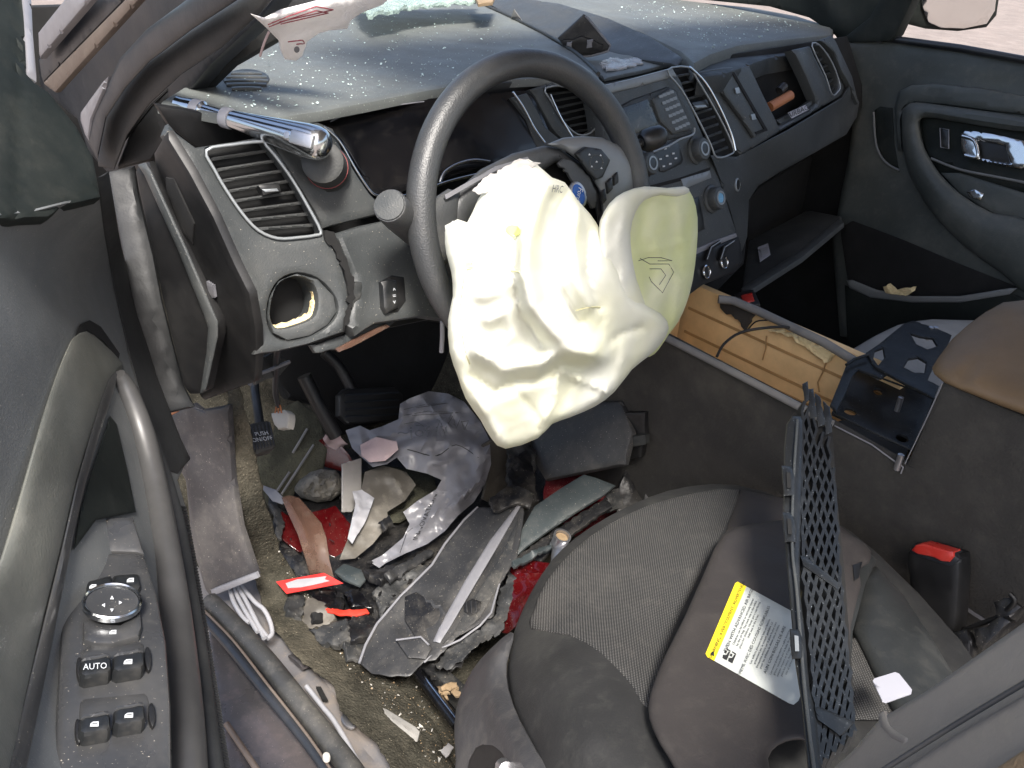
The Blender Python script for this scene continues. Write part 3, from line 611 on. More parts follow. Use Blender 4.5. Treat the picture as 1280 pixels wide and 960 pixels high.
P('end_trim', [(1026, 50), (1042, 44), (1066, 96), (1074, 130), (1066, 112), (1052, 88), (1044, 66)], FP.off(.012), 'dash_grey', dash, t=.01, r=.003)
lower = TPS([(920, 200, 'y', .14), (927, 240, 'y', .13), (990, 158, 'y', .15), (1000, 195, 'y', .15), (1062, 115, 'y', .19), (1072, 150, 'y', .2), (940, 250, 'y', .15), (925, 330, 'y', .1), (935, 290, 'y', .12)])
P('lower_fascia', [(888, 194), (920, 196), (985, 162), (1052, 122), (1062, 106), (1074, 128), (1071, 146), (1058, 168), (1020, 190), (975, 215), (948, 232), (936, 250), (934, 296), (926, 318), (914, 270), (900, 226)], lower, 'dash_grey', dash, t=.03, r=.006, res=9)
c = lower.off(.001).pt((921, 231))[0]; nb = lower.nr((921, 231))[0]
k = LT('start_button', c, nb, [(.0115, 0), (.0115, .002), (.009, .003), (.0085, .002), (.0085, .0015)], 'trim_silver', dash); link('button_face', lathe(c, nb, [(.0085, 0), (.0083, .0028), (0, .0034)]), 'button', k)
c2 = FP.off(.0).pt((996, 141))
lab = P('printed_label', [(985, 141), (1007, 131), (1011, 137), (990, 148)], FP.off(.003), 'card_white', dash, t=.001, r=0, res=6); text('AIRBAG', (998, 139.5), (22, -10), 6, FP.off(.003), 'print_black', lab)
# driver's knee-side underside + passenger footwell darkness
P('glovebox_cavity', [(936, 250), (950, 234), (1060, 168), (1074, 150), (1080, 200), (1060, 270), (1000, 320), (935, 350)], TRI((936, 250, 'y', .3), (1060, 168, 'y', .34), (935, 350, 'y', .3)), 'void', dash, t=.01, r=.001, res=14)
gl = thing('glovebox_lid', 'dark open glovebox lid hanging down with a small white sticker', 'glovebox lid', U(990, 320, 'y', .1))
gp = TRI((930, 360, 'y', .1), (1050, 275, 'y', .16), (940, 300, 'y', .26))
P('lid', [(936, 300), (1010, 262), (1052, 270), (1048, 282), (1000, 318), (950, 350), (926, 366), (930, 340)], gp, 'dash_dark', gl, t=.012, r=.004)
P('lid_edge', [(926, 360), (948, 346), (1000, 312), (1050, 272), (1055, 278), (1002, 322), (952, 354), (930, 368)], gp.off(.003), 'dash_grey', gl, t=.01, r=.002)
lb = P('sticker', [(947, 309), (960, 304), (963, 318), (950, 327)], gp.off(.004), 'card_white', gl, t=.001, r=.0, res=6)
P('sticker_print', [(950, 311), (959, 308), (961, 316), (952, 321)], gp.off(.0056), 'wire_grey', gl, t=.0005, r=.0, res=6)
P('latch', [(918, 366), (942, 360), (950, 378), (930, 384), (920, 378)], gp.off(.008), 'black', gl, t=.02, r=.003)
P('latch_marker', [(926, 369), (940, 365), (943, 375), (929, 379)], gp.off(.01), 'buckle_red', gl, t=.004, r=.001, res=6)
# ================================================================ STEERING WHEEL
WC = np.array([.3664, -.007, .8883]); wt = .3314; WN = np.array([0, -math.cos(wt), math.sin(wt)]); WX = np.array([1., 0, 0]); WY = np.cross(WN, WX)*-1
if WY[2] < 0: WY = -WY
sw = thing('steering_wheel', 'black leather steering wheel with a torn-open hub the airbag burst from', 'steering wheel', WC)
T('rim', [WC+(WX*math.cos(a)+WY*math.sin(a))*.1745 for a in np.linspace(0, 2*math.pi, 48, endpoint=False)], .0163, 'wheel_leather', sw, n=20, k=2, closed=True)
WP = PL(WC, WN)
hubp = PL(WC+WN*.012, WN)
def w2(x, y, o=0): return WC+WX*x+WY*y+WN*o
def toPx(p):
    d = np.asarray(p)-CP; z = d@CF; return np.array([640+FPX*(d@CR)/z, 480-FPX*(d@CU)/z])
# hub dish
P('hub_cover', [(560, 255), (575, 235), (600, 212), (640, 192), (680, 182), (700, 186), (728, 206), (748, 236), (752, 262), (744, 290), (720, 330), (640, 350), (580, 330)], PL(WC-WN*.012, WN), 'cover', sw, t=.03, puff=(.022, .05), res=9, holes=[[(680, 212), (700, 203), (722, 226), (744, 262), (742, 290), (700, 330), (620, 330), (585, 300), (592, 268), (640, 230)]])
P('torn_cavity', [(584, 270), (640, 222), (676, 206), (702, 204), (724, 228), (746, 262), (740, 300), (700, 335), (620, 335)], PL(WC-WN*.03, WN), 'void', sw, t=.01, r=.001)
P('cover_seam', [(556, 244), (620, 208), (660, 196), (661, 199), (622, 212), (558, 249)], PL(WC+WN*.008, WN), 'trim_edge', sw, t=.002, r=0, res=8)
P('torn_flap', [(698, 206), (706, 210), (712, 220), (720, 234), (730, 246), (742, 262), (748, 246), (738, 222), (720, 204), (706, 198)], PL(WC+WN*.008, WN), 'cover', sw, t=.004, r=.001, jag=.8, res=6)
spk = P('right_spoke', [(684, 180), (704, 172), (728, 170), (752, 172), (780, 184), (800, 200), (796, 236), (778, 262), (764, 284), (754, 270), (750, 240), (730, 206), (706, 188)], PL(WC+WN*.0, WN), 'spoke_grey', sw, t=.015, puff=(.012, .02), res=7)
SP = PL(WC+WN*.014, WN)
bp_ = P('button_pad', [(720, 192), (732, 183), (752, 186), (764, 200), (754, 222), (746, 225), (734, 212)], SP, 'button', sw, t=.004, r=.002, res=5)
for q in [(737, 193), (751, 194), (740, 208), (752, 210), (746, 202)]: P('arrow_mark', [(q[0]-1.3, q[1]+1), (q[0]+1.3, q[1]+1), (q[0], q[1]-1.3)], SP.off(.0008), 'print_white', bp_, t=.0006, r=0)
P('button_ring', ell(746, 203, 9, 10), SP.off(.0006), 'dash_grey', bp_, t=.001, r=.0005, res=5, holes=[ell(746, 203, 7.6, 8.6)])
for q in [[(752, 240), (757, 236), (759, 250), (754, 256)], [(759, 228), (765, 222), (767, 236), (761, 242)], [(768, 220), (773, 215), (774, 228), (769, 232)]]: P('rocker_button', q, SP.off(-.001), 'button', sw, t=.004, r=.0012, res=4)
P('left_spoke', [(520, 262), (560, 236), (575, 240), (570, 290), (560, 330), (522, 330)], PL(WC-WN*.004, WN), 'cover', sw, t=.02, puff=(.012, .03), res=8)
em = P('emblem', ell(724, 243, 9.5, 17, -16), PL(WC+WN*.02, WN), 'steel', sw, t=.004, r=.0015, res=4)
P('emblem_face', ell(724, 243, 7, 13.5, -16), PL(WC+WN*.0212, WN), 'blue', em, t=.002, r=.0008, res=4)
text('Ford', (724, 243), (-.25, 1), 6.5, PL(WC+WN*.0212, WN), 'print_white', em, name='emblem_script')
# stalks
st = thing('column_stalk', 'short thick dark grey stalk with a flat round end left of the steering wheel', 'stalk', U(490, 262, 'y', .0))
a0 = U(487, 257, 'y', -.0); a1 = U(540, 310, 'y', .07)
ax = Vector(a1-a0).normalized()
LT('stalk_barrel', a0, ax, [(0, 0), (.0175, 0), (.0185, .002), (.019, .03), (.017, .1)], 'wheel_leather', st)
LT('stalk_cap', a0, -ax, [(.0165, 0), (.016, .002), (.0, .0035)], 'dash_grey', st)
st2 = thing('shift_lever', 'black column shift lever knob between the wheel rim and the radio', 'gear lever', U(812, 172, 'y', -.02))
b0 = U(829, 168, 'y', .045); b1 = U(797, 180, 'y', .055); ax = Vector(b1-b0).normalized()
LT('lever_knob', b0, ax, [(0, -.002), (.010, -.001), (.0145, .004), (.016, .015), (.0155, .03), (.011, .036)], 'button', st2)
LT('lever_stem', b0+np.array(ax)*.034, ax, [(.006, 0), (.006, .06)], 'button', st2)
# ================================================================ SPOTLIGHT HANDLE through the A pillar
sp = thing('spotlight_handle', 'chrome spotlight handle poking through the windshield pillar above the left vent', 'spotlight handle', U(225, 130, 'y', .22))
p0 = U(222, 130, 'y', .235); p1 = U(409, 183, 'y', .055); D = Vector(p1-p0); LN = D.length; ax = D.normalized()
s_ = LN/1.0
LT('shaft', p0, ax, [(.0088, 0), (.0088, .015*s_/.4), (.0105, .02), (.0105, .035), (.0078, .037), (.0078, LN*.38)], 'chrome', sp, n=32)
LT('grip', p0+np.array(ax)*LN*.33, ax, [(.0085, 0), (.0098, LN*.05), (.0130, LN*.25), (.0160, LN*.42), (.0180, LN*.54), (.0180, LN*.60), (.0160, LN*.64), (.012, LN*.662), (.006, LN*.673), (0, LN*.675)], 'chrome', sp, n=36)
for f_ in (.115, .32): LT('clear_collar', p0+np.array(ax)*LN*f_, ax, [(.0108, 0), (.0112, .001), (.0112, .010), (.0108, .011)], 'wire_grey', sp, n=24)
nx = Vector(CP-p1).normalized(); sidev = ax.cross(nx).normalized(); fv = sidev.cross(ax).normalized()
if fv.dot(nx) < 0: fv = -fv
BX('trigger', np.array(p0)+np.array(ax)*LN*.90+np.array(fv)*.0150-np.array(sidev)*0, ax*.014, sidev*.007, fv*.005, 'steel', sp, bev=.002)
LT('grip_screw', np.array(p0)+np.array(ax)*LN*.80+np.array(fv)*.0150, fv, [(.004, 0), (.0035, .002), (0, .0022)], 'steel', sp)
gr = thing('cable_grommet', 'dark cylindrical sleeve with a thin red ring set in the fascia under the chrome handle', 'sleeve', U(410, 205, 'y', .1))
g0 = FC.pt((410, 211))[0]; gx = Vector(FC.n)+Vector((.35, 0, .1)); gx.normalize()
gx = Vector(U(398, 196, 'y', .06)-g0).normalized()
LT('sleeve', g0, gx, [(.026, 0), (.0235, .004), (.0225, .05), (.018, .052)], 'dash_dark', gr)
link('red_ring', lathe(g0+np.array(gx)*.012, gx, [(.0240, 0), (.0240, .0012), (.0228, .0013)]), 'red_line', gr)

# ================================================================ AIRBAGS
ab = thing('driver_airbag', 'burst white and yellowish driver airbag drooping from the steering wheel hub', 'airbag', WC+WN*.03)
AB = TPS([(650, 205, 'y', -.045), (590, 250, 'y', -.05), (700, 230, 'y', -.06), (560, 290, 'y', -.06), (740, 290, 'y', -.09), (570, 400, 'y', -.085), (700, 400, 'y', -.12), (570, 460, 'y', -.085), (625, 555, 'y', -.09), (700, 520, 'y', -.11), (760, 470, 'y', -.10), (800, 420, 'y', -.09), (760, 350, 'y', -.11), (640, 330, 'y', -.11)])
main = [(652, 200), (668, 203), (690, 222), (706, 228), (722, 250), (738, 268), (752, 290), (770, 330), (790, 370), (826, 392), (836, 410), (826, 430), (810, 446), (790, 462), (768, 490), (744, 508), (712, 522), (690, 530), (672, 548), (632, 561), (614, 548), (600, 524), (582, 498), (572, 470), (562, 440), (560, 400), (566, 370), (564, 340), (558, 318), (556, 290), (566, 276), (584, 278), (598, 248), (620, 222)]
o = P('airbag_cloth', main, AB, 'airbag', ab, t=.003, puff=(.014, .022), res=5, sm=2, ang=180, crumple=[(.004, 9, 3), (.009, 6, 5, True, 2), (.0035, 17, 6, True, 2), (.0012, 55, 9, True, 2)],
  ridges=[([(690, 216), (672, 250), (658, 300), (656, 340), (666, 385), (692, 415), (722, 436), (746, 440)], .050, 15), ([(712, 236), (700, 262), (690, 300), (692, 345), (712, 385), (726, 405)], -.020, 6, 1), ([(672, 232), (654, 262), (643, 300), (642, 345), (650, 392), (676, 430)], -.020, 5, 1),
   ([(722, 258), (716, 300), (722, 350), (736, 380)], .022, 9), ([(738, 290), (736, 340), (748, 385)], -.016, 5, 1), ([(700, 232), (686, 262), (680, 300)], -.008, 3, 1),
   ([(584, 335), (610, 334), (640, 338)], -.008, 4, 1), ([(582, 342), (576, 380), (578, 430), (592, 468)], -.012, 4, 1), ([(600, 370), (630, 365), (640, 350)], .010, 10), ([(612, 400), (634, 390), (640, 420), (620, 440)], .012, 8),
   ([(600, 440), (630, 460), (676, 452), (700, 440), (740, 444)], .024, 10), ([(588, 470), (620, 490), (640, 478), (676, 476), (700, 462)], -.018, 5, 1), ([(700, 462), (730, 476), (765, 490)], .016, 4, 1), ([(696, 470), (692, 500), (676, 530)], .014, 5, 1), ([(640, 484), (664, 510), (676, 535)], -.012, 5, 1), ([(716, 480), (700, 510)], -.01, 5, 1),
   ([(600, 500), (618, 535), (630, 556)], .01, 5, 1), ([(745, 446), (772, 420), (800, 410)], -.014, 5, 1), ([(780, 440), (770, 470), (745, 500)], .01, 5, 1), ([(610, 250), (596, 300), (590, 330)], .008, 5, 1), ([(632, 230), (624, 290)], -.006, 5, 1), ([(668, 470), (684, 445)], .012, 4, 1)])
AS = MB(o)
# the right-hand lobe: a panel coloured yellow-green as if backlit, with a thick white roll curling over its left and top
LB = TPS([(790, 240, 'y', -.07), (850, 240, 'y', -.04), (870, 280, 'y', -.035), (860, 340, 'y', -.05), (830, 420, 'y', -.07), (760, 260, 'y', -.08), (752, 300, 'y', -.09), (770, 360, 'y', -.09), (800, 400, 'y', -.08), (745, 400, 'y', -.09)])
lobe = [(780, 262), (790, 246), (812, 236), (840, 236), (856, 234), (866, 246), (872, 272), (871, 310), (866, 350), (858, 380), (848, 402), (836, 418), (824, 436), (812, 446), (796, 440), (788, 400), (780, 340), (776, 300)]
ol_ = P('airbag_backlit_panel', lobe, LB, 'airbag_backlit_tint', ab, t=.004, puff=(.010, .02), res=5, sm=2, ang=180, crumple=[(.004, 12, 8, True, 2), (.002, 30, 9, True, 2)],
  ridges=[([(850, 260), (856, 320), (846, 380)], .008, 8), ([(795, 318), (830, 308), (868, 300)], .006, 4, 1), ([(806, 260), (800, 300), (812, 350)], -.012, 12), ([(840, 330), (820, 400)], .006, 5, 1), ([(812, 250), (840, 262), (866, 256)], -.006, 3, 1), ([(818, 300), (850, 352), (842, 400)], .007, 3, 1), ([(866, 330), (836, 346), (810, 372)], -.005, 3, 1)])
roll = [(748, 300), (750, 276), (762, 254), (780, 240), (806, 233), (834, 235), (856, 233), (862, 240), (846, 246), (826, 244), (806, 250), (794, 266), (788, 290), (790, 320), (796, 350), (806, 378), (808, 400), (802, 424), (790, 436), (772, 430), (758, 404), (750, 370), (747, 335)]
P('airbag_roll', roll, LB.off(.012), 'airbag', ab, t=.004, puff=(.022, .02), res=4.5, sm=2, ang=180, crumple=[(.004, 16, 11, True, 2), (.002, 40, 12, True, 2)], ridges=[([(782, 262), (772, 300), (778, 350), (790, 390)], .008, 6, 1), ([(804, 240), (796, 256)], -.006, 4, 1), ([(756, 384), (782, 380)], -.006, 4, 1)])
LS_ = MB(ol_)
P('yellow_patch', ell(642, 289, 10, 7, 10), AS.off(.0012), 'airbag_yellow', ab, t=.0008, r=0, res=4, view=True)
for pl in [[(584, 337), (605, 334), (630, 337), (650, 340)], [(580, 345), (577, 370), (576, 400), (580, 430), (587, 455)], [(598, 280), (594, 305), (590, 330)], [(720, 388), (735, 384), (750, 384)]]: T('seam', on(AS.off(.0002), crc(pl, 3, False)), .0008, 'airbag_seam', ab, n=5, k=1)
for pl in [[(800, 323), (812, 330), (836, 330), (842, 340), (828, 366), (814, 352), (806, 334)], [(812, 336), (826, 336), (832, 344), (824, 356)], [(798, 326), (810, 322), (826, 322), (840, 326)]]: T('ink_line', on(LS_.off(.0002), dens(np.array(pl, float), 6)[:-3]), .0004, 'print_black', ab, n=4, k=1)
text('HRC', (694, 236), (1, .1), 5, AS.off(.002), 'trim_edge', ab, name='ink_mark')
P('inner_liner', [(556, 282), (572, 274), (584, 278), (574, 310), (566, 342), (558, 318)], AB.off(-.01), 'airbag', ab, t=.003, puff=(.01, .01), res=6)
P('clear_wrap', [(590, 238), (606, 222), (650, 198), (676, 204), (660, 214), (640, 222), (616, 236), (600, 244)], AB.off(.02), 'clear_plastic', ab, t=.001, r=.001, res=5, crumple=(.004, 40), jag=.8)
T('vent_strap', on(PL((.36, .02, .7), (0, -1, 0)), [(553, 402), (553, 420), (552, 440)]), .003, 'wire_grey', ab, k=1)
ca = thing('curtain_airbag', 'white cloth end of a side curtain airbag with red stitching hanging over the dash', 'airbag', U(380, 30, 'y', .1))
CB = TPS([(320, 15, 'x', .0), (350, 30, 'x', .045), (370, 70, 'x', .09), (400, 10, 'x', .09), (440, 30, 'x', .16), (480, -5, 'x', .22)])
cq = P('cloth', [(313, 17), (330, 22), (350, 12), (390, 2), (440, -12), (500, -14), (478, 6), (452, 16), (438, 26), (434, 36), (412, 38), (398, 42), (384, 52), (378, 70), (370, 76), (356, 74), (350, 62), (348, 50), (340, 42), (330, 32)], CB, 'curtain_cloth', ca, t=.003, puff=(.012, .015), res=5, ang=180, crumple=[(.004, 30, 2), (.003, 60, 4, True)], ridges=[([(330, 26), (380, 16), (440, 4)], .006, 7), ([(352, 48), (380, 40), (420, 22)], -.006, 5)])
for pl in [[(335, 30), (360, 20), (395, 8), (416, 12)], [(336, 33), (360, 24), (395, 13), (410, 16)], [(360, 52), (378, 50), (380, 54), (361, 56)]]: T('stitching', on(MB(cq, .0003), dens(np.array(pl, float), 5)[:-2]), .0006, 'stitch_red', ca, n=5, k=2)
T('red_thread', on(CB.off(.012), [(336, 40), (330, 54), (325, 70)]), .0012, 'paper_pink', ca, n=5)
P('eyelet', ell(371, 62, 3.5, 4), CB.off(.0165), 'trim_edge', ca, t=.002, r=.0005, res=3)
# ================================================================ DRIVER DOOR (open, left)
dd = thing('driver_door', 'open grey driver door with window switches and a metal pull handle', 'door', (-.15, .0, .3))
dn = np.array([.868, -.496, 0.]); DW = PL((0, .33, .7), dn)
panel = TPS([(0, 280, 'z', .98), (60, 270, 'z', .97), (128, 250, 'z', .955), (0, 400, 'z', .93), (60, 420, 'z', .87), (150, 320, 'x', -.03), (180, 420, 'x', -.02), (232, 590, 'x', -.035), (100, 560, 'z', .79), (0, 650, 'z', .84), (0, 960, 'z', .80), (245, 720, 'x', -.10), (270, 850, 'x', -.16), (285, 960, 'x', -.2), (100, 800, 'z', .715), (160, 700, 'z', .70), (120, 960, 'z', .715)])
P('door_panel', [(-20, 268), (40, 262), (80, 252), (128, 244), (136, 216), (150, 300), (172, 390), (196, 470), (222, 540), (238, 572), (232, 580), (222, 600), (234, 640), (247, 720), (262, 800), (276, 880), (290, 985), (-20, 985)], panel.off(-.012), 'door_panel', dd, t=.02, r=.006, res=13)
P('front_edge_strip', [(122, 222), (136, 214), (150, 300), (172, 390), (196, 470), (226, 548), (238, 574), (222, 592), (208, 588), (190, 545), (176, 500), (160, 440), (142, 360), (130, 290)], panel.off(-.004), 'pillar_trim', dd, t=.01, r=.006, res=9)
P('armrest_bolster', [(84, 436), (92, 422), (108, 414), (128, 428), (148, 448), (154, 460), (140, 470), (130, 494), (114, 540), (96, 600), (78, 680), (56, 770), (36, 860), (10, 980), (-24, 980), (-24, 760), (0, 700), (24, 620), (50, 530), (70, 470)], panel.off(.0), 'armrest', dd, t=.02, puff=(.014, .02), res=10, sm=2)
P('armrest_groove', [(100, 406), (112, 400), (126, 408), (150, 442), (148, 450), (130, 428), (110, 413), (94, 420)], panel.off(-.0), 'void', dd, t=.005, r=.001)
P('armrest_ridge', [(136, 474), (146, 462), (152, 464), (146, 476), (140, 496), (124, 545), (108, 600), (92, 670), (74, 760), (54, 860), (30, 975), (8, 975), (34, 860), (56, 770), (78, 680), (96, 600), (114, 540), (128, 494)], panel.off(.004), 'switch_plate', dd, t=.012, puff=(.008, .01), res=8)
P('pull_cup', [(138, 520), (146, 530), (160, 590), (170, 640), (120, 650), (92, 688), (100, 640), (114, 590)], panel.off(-.0), 'sail_dark', dd, t=.01, r=.003)
T('pull_handle', on(panel.off(.016), [(148, 468), (158, 486), (178, 540), (194, 610), (208, 690), (221, 780), (230, 880), (234, 970), (236, 1060)]), [.007, .0115, .013, .0138, .0142, .0145, .0145, .0145], 'pull_metal', dd, n=16)
T('panel_piping', on(panel.off(.0), [(162, 486), (196, 570), (220, 650), (234, 730), (248, 820), (260, 920), (268, 985), (274, 1060)]), .009, 'pillar_trim', dd, n=12)
for i in range(95):
    t = i/94; q = along([(227, 632), (238, 690), (250, 760), (261, 830), (272, 900), (284, 975)], t); q2 = q+(5, 2.5)
    T('rope_twist', on(panel.off(.004), [q-(2.5, -1), q2]), .0016, 'pillar_trim', dd, n=5, k=1)
SWP = TRI((110, 740, 'z', .725), (180, 740, 'z', .717), (140, 930, 'z', .727))
P('switch_plate', [(84, 700), (100, 694), (140, 690), (180, 690), (196, 740), (208, 800), (214, 880), (216, 980), (66, 980), (72, 860), (78, 760)], SWP.off(.0), 'switch_plate', dd, t=.01, r=.004, res=10)
P('plate_step', [(88, 692), (110, 650), (166, 644), (180, 690), (140, 689), (100, 694)], TRI((88, 692, 'z', .722), (180, 690, 'z', .716), (110, 650, 'z', .728)), 'switch_plate', dd, t=.01, r=.003)
mp_ = SWP.off(.006)
P('mirror_switch_left', [(108, 730), (110, 726), (139, 718), (141, 738), (120, 745), (108, 752)], mp_, 'button', dd, t=.008, r=.002, res=5)
P('mirror_switch_right', [(142, 718), (173, 716), (176, 732), (170, 742), (156, 737), (142, 738)], mp_, 'button', dd, t=.008, r=.002, res=5)
P('window_lock_switch', [(104, 776), (112, 772), (124, 778), (150, 780), (166, 768), (176, 760), (178, 782), (174, 794), (140, 804), (116, 803), (104, 798)], mp_, 'switch_plate', dd, t=.01, r=.003, res=5)
mc = mp_.off(.004).pt((140, 756))[0]
rg = LT('mirror_dial', mc, SWP.n, [(.0215, 0), (.0215, .004), (.0205, .0052), (.0195, .0045), (.019, .002)], 'chrome', dd, n=36)
link('dial_face', lathe(mc, SWP.n, [(.0192, 0), (.0188, .003), (.008, .0024), (0, .0022)]), 'switch_plate', rg)
for q, a in [((140, 747), 0), ((140, 762), 180), ((130, 756), 90), ((150, 753), -90)]:
    c0 = np.array(q, float); tr = [np.array([math.sin(math.radians(b-a)), -math.cos(math.radians(b-a))])*2.6+c0 for b in (0, 120, 240)]
    P('arrow_mark', tr, mp_.off(.0078), 'print_white', rg, t=.0006, r=0)
def icon(c, s, base, par):
    c = np.array(c, float)
    P('window_icon', [c+(-s, .45*s), c+(-s*.9, -.1*s), c+(-.3*s, -.55*s), c+(s, -.6*s), c+(s*.95, .4*s)], base, 'print_white', par, t=.0006, r=0, res=4, holes=[[c+(-s*.7, .0*s), c+(-.2*s, -.35*s), c+(s*.72, -.4*s), c+(s*.72, -.08*s)]])
icon((116, 733), 4.5, mp_.off(.0008), dd); icon((163, 725), 4.5, mp_.off(.0008), dd); icon((141, 790), 4.5, mp_.off(.0008), dd)
P('switch_valley', [(100, 812), (112, 806), (140, 806), (180, 800), (186, 850), (188, 898), (140, 910), (98, 914)], SWP.off(.002), 'switch_plate', dd, t=.004, r=.003, ridges=[([(100, 860), (186, 852)], -.004, 14)])
for (x0, y0, lbl) in [(120, 831, 'AUTO'), (161, 825, None), (119, 903, None), (162, 892, None)]:
    w = P('window_switch', [(x0-20, y0-5), (x0-16, y0-10), (x0+16, y0-16), (x0+19, y0-11), (x0+20, y0+4), (x0+16, y0+8), (x0-14, y0+13), (x0-20, y0+10)], SWP.off(.012), 'button', dd, t=.014, r=.0035, res=5)
    P('switch_lip', [(x0-18, y0-7), (x0-15, y0-10.5), (x0+16, y0-16.5), (x0+18, y0-13), (x0, y0-9)], SWP.off(.0135), 'switch_plate', w, t=.004, r=.0015, res=5)
    if lbl: text(lbl, (x0-1, y0+2), (1, -.06), 8, SWP.off(.0128), 'print_white', w)
    else: icon((x0-1, y0+2), 5.5, SWP.off(.0132), w)
for q in [(100, 835), (185, 822), (98, 912), (190, 892)]: P('switch_end_gap', ell(q[0], q[1], 4.5, 15, -4, 12), SWP.off(.0042), 'black', dd, t=.004, r=.001, res=5)
SA = TRI((0, 270, 'z', .985), (128, 247, 'z', .965), (40, 0, 'x', -.1))
P('mirror_sail', [(-20, -20), (30, -20), (34, 60), (35, 92), (44, 102), (62, 114), (97, 157), (118, 196), (128, 246), (104, 252), (78, 257), (70, 266), (62, 271), (-20, 274)], SA, 'sail_dark', dd, t=.012, r=.004, res=10, ridges=[([(25, -10), (24, 120), (22, 270)], -.003, 3)])
P('window_frame', [(28, -20), (40, -20), (43, 45), (48, 100), (36, 92)], SA.off(.001), 'frame_grey', dd, t=.02, r=.003)
# ================================================================ PASSENGER DOOR
pd = thing('passenger_door', 'closed dark green-grey passenger door with chrome inner handle', 'door', (1.5, 0, .3))
PX_ = AX('x', 1.5); 
pdp = TPS([(1040, 57, 'x', 1.47), (1110, 50, 'x', 1.5), (1280, 78, 'x', 1.5), (1050, 200, 'x', 1.47), (1280, 200, 'x', 1.46), (1150, 200, 'x', 1.46), (1060, 380, 'x', 1.44), (1280, 400, 'x', 1.42), (1180, 330, 'x', 1.42), (1080, 120, 'x', 1.49), (1200, 90, 'x', 1.49)])
P('door_panel', [(1036, 52), (1110, 48), (1200, 60), (1300, 80), (1340, 90), (1340, 460), (1200, 450), (1050, 420), (1040, 300), (1060, 200), (1068, 140), (1050, 80)], pdp.off(-.012), 'door_green', pd, t=.03, r=.01, res=14, ridges=[([(1120, 130), (1130, 107), (1160, 99), (1220, 104), (1300, 118)], -.006, 5)])
P('map_recess', [(1093, 138), (1100, 133), (1116, 135), (1118, 180), (1124, 212), (1108, 204), (1096, 184)], pdp.off(-.008), 'sail_dark', pd, t=.006, r=.003)
T('recess_edge', on(pdp.off(-.006), [(1092, 140), (1095, 180), (1106, 202), (1124, 213)]), .0025, 'door_panel', pd)
P('grab_surround', [(1118, 134), (1124, 114), (1140, 106), (1170, 104), (1230, 110), (1300, 124), (1300, 146), (1230, 138), (1180, 131), (1145, 128), (1130, 134), (1126, 150), (1128, 190), (1122, 188)], pdp.off(.0), 'door_green', pd, t=.02, r=.007, res=8)
P('armrest_bolster', [(1127, 146), (1132, 133), (1146, 128), (1180, 132), (1300, 150), (1300, 166), (1230, 158), (1170, 148), (1152, 148), (1150, 160), (1156, 186), (1174, 216), (1200, 242), (1240, 266), (1300, 284), (1300, 372), (1250, 340), (1206, 308), (1170, 272), (1146, 236), (1131, 200)], pdp.off(.008), 'door_green', pd, t=.025, puff=(.02, .035), res=8, sm=2)
P('handle_recess', [(1150, 148), (1180, 148), (1300, 166), (1300, 286), (1240, 266), (1200, 242), (1174, 216), (1156, 186)], pdp.off(-.006), 'sail_dark', pd, t=.01, r=.003, res=9, ridges=[([(1166, 196), (1210, 214), (1290, 236)], .01, 6)])
T('recess_trim', on(pdp.off(.006), [(1164, 198), (1200, 212), (1250, 222), (1290, 230)]), .0025, 'door_panel', pd)
P('ledge', [(1176, 216), (1200, 216), (1290, 244), (1300, 284), (1240, 266), (1200, 242)], pdp.off(.004), 'door_green', pd, t=.012, r=.003)
hd = P('inner_handle', [(1200, 168), (1206, 162), (1240, 166), (1284, 176), (1290, 206), (1276, 212), (1240, 205), (1206, 196), (1202, 190)], pdp.off(.002), 'chrome', pd, t=.01, r=.004, res=6, holes=[[(1222, 176), (1256, 182), (1262, 204), (1226, 198)]])
P('handle_cup', [(1218, 172), (1262, 180), (1268, 206), (1222, 200)], pdp.off(-.003), 'black', hd, t=.004, r=.001)
T('handle_bar', on(pdp.off(.008), [(1203, 170), (1218, 176), (1222, 196), (1206, 194)]), .0035, 'chrome', hd, k=3)
lk = P('lock_switch', [(1175, 160), (1186, 162), (1186, 186), (1176, 184)], pdp.off(.0), 'button', pd, t=.006, r=.002, res=5)
T('lock_outline', on(pdp.off(.001), [(1175, 160), (1186, 162), (1186, 186), (1176, 184)]), .0009, 'wire_grey', lk, closed=True, k=1, n=5)
P('window_switch', [(1208, 240), (1218, 236), (1230, 242), (1226, 250), (1214, 248)], pdp.off(.01), 'chrome', pd, t=.006, r=.002, res=4)
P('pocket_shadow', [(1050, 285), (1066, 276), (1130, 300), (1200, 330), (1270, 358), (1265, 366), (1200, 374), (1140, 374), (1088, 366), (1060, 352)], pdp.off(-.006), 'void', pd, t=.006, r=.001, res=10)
P('pocket_lip', [(1058, 350), (1066, 350), (1096, 362), (1140, 370), (1200, 370), (1262, 360), (1272, 360), (1262, 368), (1200, 378), (1140, 378), (1088, 372), (1062, 360)], pdp.off(.012), 'spoke_grey', pd, t=.016, r=.003, res=6)  # paler grey than the door paints the bright highlight along the lip
P('pocket_front', [(1056, 356), (1088, 370), (1140, 376), (1200, 376), (1262, 366), (1300, 380), (1300, 480), (1180, 480), (1060, 440)], pdp.off(.008), 'sail_dark', pd, t=.01, r=.003, res=12)
P('sail_trim', [(1040, 54), (1056, 46), (1086, 22), (1110, -20), (1150, -20), (1120, 44), (1112, 52)], AX('x', 1.49), 'sail_dark', pd, t=.03, r=.004)
T('window_channel', [U(x, y, 'x', 1.5) for x, y in [(1098, 52), (1110, 30), (1128, -20)]], .008, 'rubber', pd, k=1)
T('window_sill_strip', [U(x, y, 'x', 1.505) for x, y in [(1110, 48), (1200, 60), (1320, 82)]], .007, 'rubber', pd, k=1)
